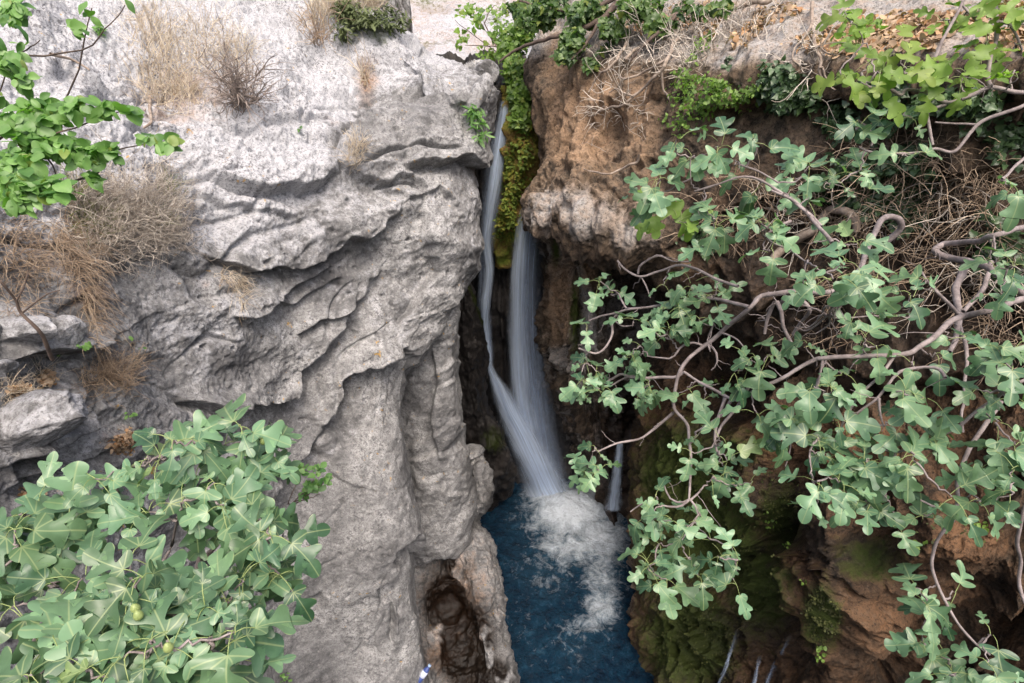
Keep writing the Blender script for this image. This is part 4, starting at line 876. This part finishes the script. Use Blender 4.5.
def stems_to(acc, root, ends, r0, r1, kink=.035, sides=5):
    for e in ends:
        e = np.asarray(e); L_ = np.linalg.norm(e - root); m = (root + e) / 2 + R.randn(3) * L_ * .12
        P = crom(np.array([root, m, e]), 14); P[1:-1] += R.randn(12, 3) * L_ * kink * .2; tubes(acc, P[None], [r0], [r1], sides)

# round-leaved bush, upper left corner
t = empty('broadleaf_bush', tuple(W(-60, 200, 2.4))); tag(t, 'bright green bush of small round leaves entering at the upper left corner', 'bush')
a = Acc(); bl = [(10,8,2.0,14,10,14),(12,18,1.9,10,8,6),(28,45,1.9,14,10,12),(10,60,1.9,14,12,16),(40,60,1.9,12,8,8),(20,78,1.9,14,8,8),(35,108,1.9,18,10,18),(15,122,1.9,18,14,26),(50,115,1.9,14,10,14),(72,105,1.85,10,8,7),(105,107,1.85,12,8,8),(130,110,1.85,6,5,3),(30,140,1.9,24,16,34),(62,146,1.9,18,14,22),(85,155,1.9,14,12,12),(20,165,1.85,24,16,36),(12,188,1.8,20,14,26),(38,187,1.8,16,10,14),(60,190,1.8,10,8,6),(18,204,1.8,16,6,12),(110,150,1.9,14,8,8),(150,138,1.9,6,5,3),(168,143,1.9,5,8,3),(92,10,2.0,12,10,6),(125,4,2.0,6,5,3),(75,25,2.0,8,8,3),(-20,120,2.0,20,70,50),(95,175,1.9,12,8,6)]
foliage(a, bl, 'oval', .046, .6, sc=3.6, yel=.06); a.build('crown', M['greenleaf'], t)
a = Acc(); root = W(-70, 190, 2.3); stems_to(a, root, [W(30,140,1.95), W(110,150,1.95), W(70,105,1.95), W(10,60,2.0), W(92,8,2.05), W(12,190,1.9)], .007, .0018); stems_to(a, W(30,140,1.95), [W(160,140,1.95), W(128,108,1.9), W(60,190,1.9)], .005, .0015); stems_to(a, W(10,60,2.0), [W(40,40,1.95), W(125,5,2.05)], .004, .0015); a.build('stems', M['darkbark'], t)

# bright climbing green at the head of the gorge and the leafy crown above it
t = empty('climbing_plant', tuple(W(517, 60, 12.0))); tag(t, 'bright yellow-green leafy plant hanging over the mossy tongue at the gorge head', 'plant')
a = Acc(); foliage(a, [(515,70,11.3,12,18,600),(520,95,11.2,12,20,700),(518,118,11.1,8,12,260),(510,50,11.6,14,14,380),(505,35,11.8,16,14,350),(525,30,11.4,12,20,420),(524,120,11.2,6,14,160)], 'ivy', .11, .55, sc=1.0, yel=.08)
foliage(a, [(480,30,12.5,14,14,70),(463,40,12.5,10,12,40),(488,50,12.3,14,12,90),(470,12,12.8,16,10,60),(495,15,12.3,14,14,140)], 'ivy', .12, .75, yel=.25); a.build('leaves', M['brightleaf'], t)
a = Acc(); stems_to(a, W(515, 70, 11.6), [W(480,20,12.5), W(465,45,12.5), W(495,5,12.3), W(520,120,11.4), W(455,20,12.7)], .02, .006); a.build('stems', M['darkbark'], t)
t = empty('leafy_tree', tuple(W(640, -60, 9.0))); tag(t, 'dark green tree hanging down over the top of the tan cliff at the top centre', 'tree')
a = Acc(); foliage(a, [(560,6,9.6,30,14,420),(535,18,9.8,22,14,300),(590,14,9.0,24,16,360),(575,40,8.9,16,14,160),(610,30,8.7,18,14,200),(565,55,8.9,12,10,90),(640,8,8.4,24,12,220),(600,50,8.7,12,10,70),(660,25,8.2,18,10,90),(690,12,7.8,20,10,90),(520,5,10.2,20,10,200),(590,65,8.8,10,8,40),(720,8,7.4,14,6,40)], 'ivy', .10, .45, sc=1.9, yel=.08, curl=.3); a.build('crown', leaf_mat('dark_crown_leaf', (.022, .055, .016), (.13, .21, .06), rough=.45, trans=.3, veins=False), t)
a = Acc(); 
for pts, w0, w1 in ([(640,-60,9),(625,-10,8.9),(600,20,8.9),(560,35,9.2),(520,48,9.8),(500,62,10)], 4, 1), ([(625,-10,8.9),(590,10,9),(545,8,9.6),(520,0,10)], 3, 1), ([(600,20,8.9),(585,45,8.8),(568,62,8.8)], 2, .8), ([(700,-40,8.5),(680,10,8.2),(650,40,8.1),(630,60,8.2)], 3, 1):
    P = np.array([W(*q) for q in pts]); limb(a, P, np.linspace(w0, w1, len(pts)) * 8.8 / F)
a.build('trunk', M['darkbark'], t)

# ivy and small shrubs on the brown wall
t = empty('ivy', tuple(surf('tufa_cliff', 800, 110)[0])); tag(t, 'dark ivy spread over the brown wall beneath the litter slope', 'ivy')
a = Acc(); foliage(a, [(775,80,0,30,16,260),(800,95,0,20,16,200),(785,100,0,24,14,150),(880,150,0,50,30,200),(870,190,0,60,30,330),(910,180,0,30,40,200),(840,120,0,26,20,110),(905,215,0,30,20,110),(1000,240,0,30,50,170),(960,100,0,60,16,260),(1010,130,0,30,40,120),(735,66,0,14,10,70),(885,85,0,26,12,130),(700,240,0,26,14,60)], 'ivy', .085, .5, 'tufa_cliff', .16, sc=1.7); a.build('leaves', M['ivyleaf'], t)
t = empty('small_shrub', tuple(surf('tufa_cliff', 710, 90)[0])); tag(t, 'small bright green shrub left of the dark ivy on the brown wall', 'shrub')
a = Acc(); foliage(a, [(700,85,0,18,14,240),(725,92,0,22,16,300),(745,100,0,16,14,160),(690,100,0,14,16,140),(712,110,0,20,12,160),(685,125,0,16,14,90),(760,88,0,14,12,90)], 'oval', .055, .6, 'tufa_cliff', .30); a.build('leaves', M['brightleaf'], t)
t = empty('small_shrub', tuple(surf('tufa_cliff', 700, 50)[0])); tag(t, 'tiny yellow-green sprig growing on the tan cliff top left of the grey root', 'shrub')
a = Acc(); foliage(a, [(702,48,0,8,8,50),(712,40,0,6,5,24),(695,60,0,5,8,24)], 'oval', .055, .8, 'tufa_cliff', .14); a.build('leaves', M['brightleaf'], t)
t = empty('leafy_plant', tuple(surf('tufa_cliff', 855, 25)[0])); tag(t, 'yellow-green young plant standing on the litter slope at the top right', 'plant')
a = Acc(); foliage(a, [(850,14,5.9,8,8,22),(862,30,5.8,9,8,20),(845,40,5.7,6,8,12),(875,22,5.8,6,6,10)], 'oval', .09, .8, yel=.2); a.build('leaves', M['brightleaf'], t)
a = Acc(); stems_to(a, surf('tufa_cliff', 858, 50)[0], [W(850,10,5.9), W(862,28,5.8), W(846,38,5.7), W(876,20,5.8)], .008, .003); a.build('stems', M['greenstem'], t)
t = empty('small_shrub', tuple(surf('left', 315, 480)[0])); tag(t, 'little round-leaved shrub at the right side of the lower left fig tree', 'shrub')
a = Acc(); foliage(a, [(312,485,2.9,8,8,34),(326,480,2.9,5,6,16),(300,470,2.9,8,6,22),(318,470,2.9,5,6,14),(306,497,2.9,8,5,18),(326,492,2.9,5,4,8)], 'oval', .036, .35); a.build('leaves', M['greenleaf'], t)
a = Acc(); stems_to(a, W(290, 505, 2.9), [W(314,480,2.9), W(328,478,2.9), W(304,466,2.9), W(320,494,2.9)], .004, .0015); a.build('stems', M['darkbark'], t)
t = empty('fern', tuple(surf('left', 474, 120)[0])); tag(t, 'small green fern on the dark top edge of the grey cliff beside the falls', 'fern')
a = Acc(); foliage(a, [(474,120,0,6,9,60),(478,135,0,5,6,30),(470,112,0,4,5,20)], 'thin', .14, .4, 'left', .15); a.build('leaves', M['greenleaf'], t)
t = empty('evergreen_shrub', tuple(surf('left', 360, 30)[0])); tag(t, 'low dark green cushion shrub on top of the grey cliff', 'shrub')
a = Acc(); foliage(a, [(350,18,0,14,9,400),(368,26,0,16,9,420),(385,33,0,12,6,260),(396,28,0,8,8,120),(345,38,0,10,6,160),(392,10,0,8,12,90)], 'thin', .10, .5, 'left', .22); a.build('leaves', leaf_mat('olive_leaf', (.03, .045, .012), (.11, .14, .05), rough=.7, trans=.1, veins=False), t)
# ------------------------------------------------------------------ dry plants, roots, litter
def tuft(acc, key, blobs, L0, L1, r=.0016, spread=.6, grav=0., n_seg=7, br=0, sides=3, lift=.0):
    Ps = []; 
    for (x, y, rx, ry, n) in blobs:
        for _ in range(int(n)):
            u = R.randn(2) * .6; q = surf(key, x + u[0] * rx, y + u[1] * ry)
            if q is None: continue
            p = q[0] + q[1] * lift; d = unit(q[1] * .8 + UP * .7 + R.randn(3) * spread); L_ = R.uniform(L0, L1) * (1.2 - .5 * abs(u[0]))
            P = [p]; v = d.copy()
            for k in range(n_seg - 1):
                v = unit(v + R.randn(3) * .22 + np.array([0, 0, grav])); P.append(P[-1] + v * L_ / (n_seg - 1))
            Ps.append(P)
            for _b in range(br):
                k0 = R.randint(1, n_seg - 2); pb = P[k0]; vb = unit(v + R.randn(3) * .9); Pb = [pb]
                for k in range(n_seg - 1): vb = unit(vb + R.randn(3) * .25 + np.array([0, 0, grav])); Pb.append(Pb[-1] + vb * L_ * .45 / (n_seg - 1))
                Ps.append(Pb)
    Ps = np.array(Ps); K = len(Ps); c = R.rand(K)
    tubes(acc, Ps, np.full(K, r) * R.uniform(.6, 1.3, K), np.full(K, r * .4), sides, np.stack([c, c, c, 0 * c + 1], 1))
def tuft_thing(name, label, cat, key, mat, blobs, L0, L1, r, spread=.6, grav=0., br=0, group=None, part='stems', extra=None, **k):
    p = surf(key, blobs[0][0], blobs[0][1])[0]; t = empty(name, tuple(p)); tag(t, label, cat, group)
    a = Acc(); tuft(a, key, blobs, L0, L1, r, spread, grav, br=br, **k); a.build(part, M[mat], t)
    if extra: extra(t)
    return t
g = 'dry shrubs on the grey cliff'
tuft_thing('dry_grass', 'tall straw-coloured dry grass on the white cliff top', 'grass', 'left', 'straw', [(165,60,30,34,330),(205,50,30,30,260),(150,30,16,20,110),(180,95,26,12,140),(240,60,20,26,130),(158,100,14,12,80)], .18, .5, .0038, .95, group=g)
tuft_thing('dry_shrub', 'leafless dark-stemmed shrub right of the tall dry grass', 'shrub', 'left', 'darkstem', [(243,108,6,5,26),(240,98,8,8,12)], .45, 1.0, .0065, .5, br=7, group=g)
tuft_thing('dry_shrub', 'broad tangled grey-brown dry shrub beneath the bright green bush', 'shrub', 'left', 'greystem', [(120,215,44,30,420),(160,205,26,24,170),(85,205,24,18,150),(150,235,26,16,200),(110,245,36,16,200),(180,235,14,14,60)], .16, .48, .0028, .8, br=2, group=g)
tuft_thing('dry_shrub', 'greenish lower part of a twiggy shrub among the grey-brown twigs', 'shrub', 'left', 'greenstem', [(95,225,24,14,200),(75,200,14,12,80),(170,190,10,8,50),(160,225,10,8,50)], .12, .3, .003, .6, group=g)
tuft_thing('hanging_roots', 'rusty brown dead roots hanging under the tangled dry shrub', 'roots', 'left', 'rust', [(72,235,16,18,200),(80,265,14,22,220),(88,300,10,22,140),(95,330,6,14,50),(60,250,12,14,80)], .10, .38, .0026, .8, grav=-.4)
tuft_thing('hanging_roots', 'brown dry stems trailing down at the left edge below the bush', 'roots', 'left', 'rust', [(15,240,22,20,130),(10,275,20,20,110),(35,265,14,24,90),(20,310,20,8,40)], .10, .34, .0024, .9, grav=-.2)
tuft_thing('dry_grass', 'round clump of tan dry grass on the ledge above the brown litter', 'grass', 'left', 'rust', [(108,372,18,14,360),(125,378,12,12,160),(95,385,12,10,110),(135,362,8,8,60)], .08, .24, .0022, .8, group=g)
tuft_thing('dry_grass', 'small dry tuft below the folded lip in the middle of the grey cliff', 'grass', 'left', 'straw', [(240,285,9,8,90),(228,275,9,5,40),(243,300,4,8,20)], .10, .28, .0028, .6, grav=-.3, group=g)
tuft_thing('dry_grass', 'faded dry sprig on the dark face near the cliff corner', 'grass', 'left', 'straw', [(357,150,9,12,120),(350,165,8,8,40)], .12, .32, .0034, .6, group=g)
tuft_thing('dry_grass', 'dry brown grass behind the dark green cushion shrub on the cliff top', 'grass', 'left', 'straw', [(340,8,20,8,200),(370,5,14,8,150),(318,20,12,12,70),(365,75,6,8,30)], .25, .6, .006, .5, group=g)
tuft_thing('dry_shrub', 'small reddish leafless shrub left of the dark green cushion shrub', 'shrub', 'left', 'rust', [(320,42,6,5,16)], .35, .75, .0065, .45, br=5, group=g)
tuft_thing('dry_grass', 'thin dry grass on the ledge at the far left under the stone slabs', 'grass', 'left', 'straw', [(20,400,22,12,140),(45,375,12,8,70),(12,385,10,8,40)], .06, .2, .0018, .7, group=g)
# a few long bare stems at the far left
t = empty('bare_sapling', tuple(surf('left', 50, 355)[0])); tag(t, 'leafless dark sapling on the left ledge below the trailing stems', 'sapling'); a = Acc()
limb(a, np.array([W(53,358,3.6), W(38,330,3.4), W(22,312,3.35), W(16,300,3.3), W(0,282,3.2), W(-15,270,3.2)]), np.array([2.2, 1.8, 1.5, 1.2, 1, .8]) * 3.4 / F); limb(a, np.array([W(22,312,3.35), W(45,295,3.3), W(60,290,3.3)]), np.array([1, .7, .5]) * 3.3 / F); limb(a, np.array([W(16,300,3.3), W(25,285,3.3), W(28,270,3.3)]), np.array([1, .7, .5]) * 3.3 / F)
a.build('trunk', M['darkbark'], t)
for (pts, lab, w) in (([(148,98),(150,110),(149,122),(144,131)], 'pale bare stick standing on the white rock under the tall dry grass', 2.0), ([(52,52),(70,62),(88,72)], 'dark fallen stick on the white rock beside the green bush', 1.6)):
    a = Acc(); P = []
    for x, y in pts: q = surf('left', x, y); P.append(q[0] + q[1] * .03)
    limb(a, np.array(P), np.linspace(w, w * .6, len(P)) * 5.5 / F); tag(a.build('stick', M['root'], None), lab, 'stick')

# roots and dead twigs over the tan cliff
def crawl(acc, key, pts, w0, w1, off=.06, wig=5):
    P = []
    pts = crom(np.array(pts, float), max(8, len(pts) * 4))
    for k, (x, y) in enumerate(pts):
        q = surf(key, x + R.randn() * wig * .3, y + R.randn() * wig * .3); P.append(q[0] + unit(q[1] + tocam(q[0])) * (off + .03 * R.rand()))
    P = np.array(P); P[1:-1] = (P[:-2] + P[1:-1] * 2 + P[2:]) / 4; P[1:-1] = (P[:-2] + P[1:-1] * 2 + P[2:]) / 4
    zz = PROJ(P)[2].mean(); limb(acc, P, np.linspace(w0, w1, 6) * zz / F, 6, .02)
t = empty('dead_tree', tuple(surf('tufa_cliff', 690, 40)[0])); tag(t, 'pale bare dead shrub sprawled over the top of the tan cliff', 'dead shrub')
for pts, w0, w1 in (([(700,25),(690,35),(675,45),(668,60),(664,72),(650,85),(632,100),(612,112),(590,118)], 2.6, 1), ([(675,45),(662,38),(650,30)], 2.2, 1), ([(664,72),(666,90),(672,100)], 1.6, .8), ([(700,30),(706,50),(706,62)], 1.4, .7),
    ([(668,60),(650,72),(630,80),(615,78)], 1.5, .7), ([(632,100),(620,90),(612,95)], 1.0, .5), ([(650,85),(642,105),(628,112)], 1.0, .5), ([(640,160),(625,172),(600,176),(585,172)], 1.3, .7), ([(620,60),(612,72),(598,78),(594,92)], 1.4, .6),
    ([(813,10),(812,30),(816,50),(822,66),(826,78)], 2.2, 1.2), ([(812,30),(800,45),(795,62),(805,70)], 1.3, .7), ([(822,66),(832,80),(838,88)], 1.0, .6), ([(816,50),(830,60),(842,58)], 1.0, .6), ([(680,10),(672,25),(660,40),(640,50),(625,62)], 3, 1.4), ([(640,5),(632,30),(622,55),(618,62)], 2.4, 1.2)):
    a = Acc(); crawl(a, 'tufa_cliff', pts, w0, w1, .10); a.build('branch', M['root'], t)
a = Acc(); tuft(a, 'tufa_cliff', [(650,55,40,26,70),(620,110,26,26,40),(690,30,30,16,60),(740,30,40,14,50),(700,60,20,20,30),(815,60,14,20,16)], .2, .7, .0065, .9, 0, br=2); a.build('crown', M['greystem'], t)
t = empty('hanging_roots', tuple(surf('tufa_cliff', 860, 230)[0])); tag(t, 'thin tangled roots and dead twigs hanging on the brown wall behind the fig tree', 'roots')
a = Acc(); tuft(a, 'tufa_cliff', [(850,215,60,22,80),(930,210,50,26,80),(980,190,40,30,70),(760,205,40,16,60),(900,160,50,26,90),(950,260,50,30,70),(870,280,50,30,70),(1000,320,30,30,70),(720,230,30,16,40),(830,330,50,26,40)], .2, .8, .0048, .9, -.12, br=2); a.build('roots', M['rust'], t)
a = Acc(); tuft(a, 'tufa_cliff', [(850,225,60,22,26),(940,200,50,26,30),(800,210,40,20,30),(980,280,50,30,40)], .3, .9, .0055, .9, -.1, br=2); a.build('dead_twigs', M['greystem'], t)
for pts, w0, w1, lab in (([(772,262),(790,245),(812,228),(830,210),(845,208),(856,216),(858,228)], 5, 3.5, 'thick curved grey root looping out of the brown wall'), ([(725,20),(760,10),(790,2)], 3, 2, 'fallen pale branch lying across the litter slope')):
    a = Acc(); crawl(a, 'tufa_cliff', pts, w0, w1, .18); tag(a.build('root', M['root'], None), lab, 'root')

# leaf litter
def litter(name, label, blobs, key, n, size=.06, parent=None):
    a = Acc(); foliage(a, [(x, y, 0, rx, ry, int(n * w)) for x, y, rx, ry, w in blobs], 'oval', size, .6, key, .05, flat=.2, yel=.18, curl=.5)
    o = a.build(name, M['litter']); tag(o, label, 'leaf litter', kind='stuff'); return o
litter('leaf_litter', 'brown dead leaves covering the slope above the brown wall', [(760,25,60,24,.8),(850,35,60,24,1),(930,30,60,26,1),(1010,25,40,26,.7),(700,20,40,20,.4),(640,20,30,20,.25)], 'tufa_cliff', 900, .075)
litter('leaf_litter', 'small patches of reddish dead leaves on the left ledges', [(120,445,14,10,1),(128,438,10,10,.6),(45,378,8,8,.8),(366,78,5,8,.35),(20,390,14,8,.7),(30,490,12,4,.3)], 'left', 220, .035)
# moss and little sprouts on the tufa
t = Acc(); foliage(t, [(715,540,0,46,44,500),(680,480,0,40,50,420),(822,615,0,20,30,900),(780,500,0,26,40,420),(690,640,0,46,50,700),(655,560,0,14,50,300),(760,590,0,26,50,240),(830,430,0,50,20,160),(870,440,0,40,20,120),(960,520,0,50,30,140)], 'oval', .028, .35, 'mossy_tufa_bank', .03)
tag(t.build('moss', leaf_mat('moss_tips', (.025, .03, .008), (.085, .095, .022), rough=.9, trans=.1, veins=False)), 'short olive moss growing on the brown bank above the pool', 'moss', kind='stuff')
t = Acc(); foliage(t, [(772,520,0,8,10,26),(806,580,0,4,4,8),(788,545,0,4,5,10),(722,385,0,8,8,20),(980,525,0,14,8,22),(810,430,0,14,8,26),(930,490,0,10,6,14),(822,652,0,6,10,30),(920,545,0,8,5,10),(740,405,0,10,10,20)], 'oval', .05, .8, 'mossy_tufa_bank', .06)
tag(t.build('sprouts', M['brightleaf']), 'tiny bright green seedlings dotted over the brown mossy bank', 'seedlings', kind='stuff')
t = Acc(); foliage(t, [(513,190,0,10,50,900),(505,225,0,8,26,420),(524,150,0,7,40,420)], 'oval', .07, .55, 'mossy_rock_tongue', .10, yel=.3)
tag(t.build('moss', leaf_mat('tongue_moss', (.045, .075, .01), (.19, .26, .04), yellow=(.30, .24, .03), rough=.8, trans=.2, veins=False)), 'bright yellow-green moss and liverwort on the tongue between the falls', 'moss', kind='stuff')
t = Acc(); foliage(t, [(132,335,0,8,4,20),(140,343,0,6,4,18),(82,345,0,5,3,12),(57,355,0,3,5,8),(6,350,0,6,8,26),(128,415,0,4,3,8),(100,32,0,6,7,60),(300,128,0,3,2,6),(285,678,0,5,4,26),(5,338,0,5,4,12)], 'oval', .045, .7, 'left', .05)
tag(t.build('sprouts', M['greenleaf']), 'tiny green seedlings in the cracks of the grey cliff', 'seedlings', kind='stuff')

# loose slabs on the left ledges
def boulder(px_, py_, z, rx, ry, rz, label, mat='lime', seed=0, rot=0., name='boulder', white=.45, cuts=9):
    n = 90; th, ph = np.meshgrid(np.linspace(0, np.pi, n), np.linspace(0, 2 * np.pi, 2 * n + 1)[:-1], indexing='ij')
    V = np.stack([np.sin(th) * np.cos(ph), np.sin(th) * np.sin(ph), np.cos(th)], -1); rs = np.random.RandomState(seed)
    for _ in range(cuts):
        d = unit(rs.randn(3)); h = rs.uniform(.55, .85); e = (V @ d) - h; V = V - np.maximum(e, 0)[..., None] * d * .85
    V = V * (1 + .16 * fbm(V * 1.3 + seed, 3)[..., None] + .05 * fbm(V * 5 + seed, 4)[..., None] + .02 * ridge(V * 9 + seed, 3)[..., None])
    c = W(px_, py_, z); s = z / F; X = np.array([1, 0, 0]); Yv = np.array([0, .35, .94]); Zv = np.array([0, .94, -.35])
    cr, sr = math.cos(rot), math.sin(rot); Xr = X * cr + Yv * sr; Yr = -X * sr + Yv * cr
    Pn = c + V[..., :1] * rx * s * Xr + V[..., 1:2] * rz * s * Zv + V[..., 2:] * ry * s * Yr
    i = np.arange(n * 2 * n).reshape(n, 2 * n); j = np.roll(i, -1, 1); Fq = np.stack([i[:-1], i[1:], j[1:], j[:-1]], -1).reshape(-1, 4)
    A = np.tile(np.array([white, .15, 0, 0.]), (Pn.shape[0] * Pn.shape[1], 1))
    tag(mesh_np(name, Pn.reshape(-1, 3), Fq, M[mat], attrs={'Col': A}), label, 'rock')
boulder(20, 424, 4.0, 68, 30, 40, 'large flat grey slab at the left edge above the fig leaves', seed=3, rot=.25)
boulder(20, 331, 4.1, 46, 17, 26, 'pale flat stone under the trailing stems at the left edge', seed=5, rot=.05, white=.5)
boulder(67, 333, 4.45, 17, 17, 18, 'rounded pale stone right of the flat stone on the ledge', seed=8, rot=-.2)
boulder(2, 368, 3.7, 12, 9, 14, 'small grey stone at the left edge between the slabs', seed=11)
boulder(398, 12, 13.5, 17, 40, 20, 'dark upright rock standing behind the cushion shrub on the cliff top', 'dark', seed=14)
boulder(473, 452, 12.4, 13, 7, 14, 'pale square stone perched on the ledge beside the pool', seed=17, white=.3)

# small plastic bottle left on the rock
q = surf('left', 425, 674)
t = empty('plastic_bottle', tuple(q[0])); tag(t, 'small blue and white plastic bottle lying on the rock at the bottom centre', 'bottle')
ax = unit(W(434, 664, 9.4) - W(420, 684, 9.4)); c0 = q[0] + tocam(q[0]) * .12
def lathe(prof, name, mat):
    n = 20; th = np.arange(n) * 2 * np.pi / n; a = unit(np.cross(ax, UP)); b = np.cross(ax, a); prof = np.array(prof)
    V = c0 + prof[:, None, :1] * ax + prof[:, None, 1:] * (np.cos(th)[None, :, None] * a + np.sin(th)[None, :, None] * b)
    h = len(prof); i = np.arange(h * n).reshape(h, n); j = np.roll(i, -1, 1); return mesh_np(name, V.reshape(-1, 3), np.stack([i[:-1], i[1:], j[1:], j[:-1]], -1).reshape(-1, 4), mat, t)
def plain(name, c, r=.3):
    m, n, l, P = newmat(name); geo = nd(n, "NewGeometry"); x = noise(n, l, geo.outputs[0], 40, 2); l.new(ramp(n, l, x.outputs[0], [(.3, tuple(v * .8 for v in c)), (.7, c)]).outputs[0], P.inputs['Base Color']); P.inputs['Roughness'].default_value = r; return m
lathe([(-.16,0),(-.16,.045),(-.15,.052),(-.08,.052),(-.07,.05),(.06,.05),(.09,.045),(.13,.022),(.15,.02)], 'body', plain('blue_plastic', (.05, .08, .25)))
lathe([(-.062,.0505),(-.06,.054),(.05,.054),(.052,.0505)], 'label', plain('label_paper', (.6, .65, .8), .6)); lathe([(.148,.0),(.148,.027),(.178,.027),(.178,.0)], 'cap', plain('cap_plastic', (.35, .5, .75)))
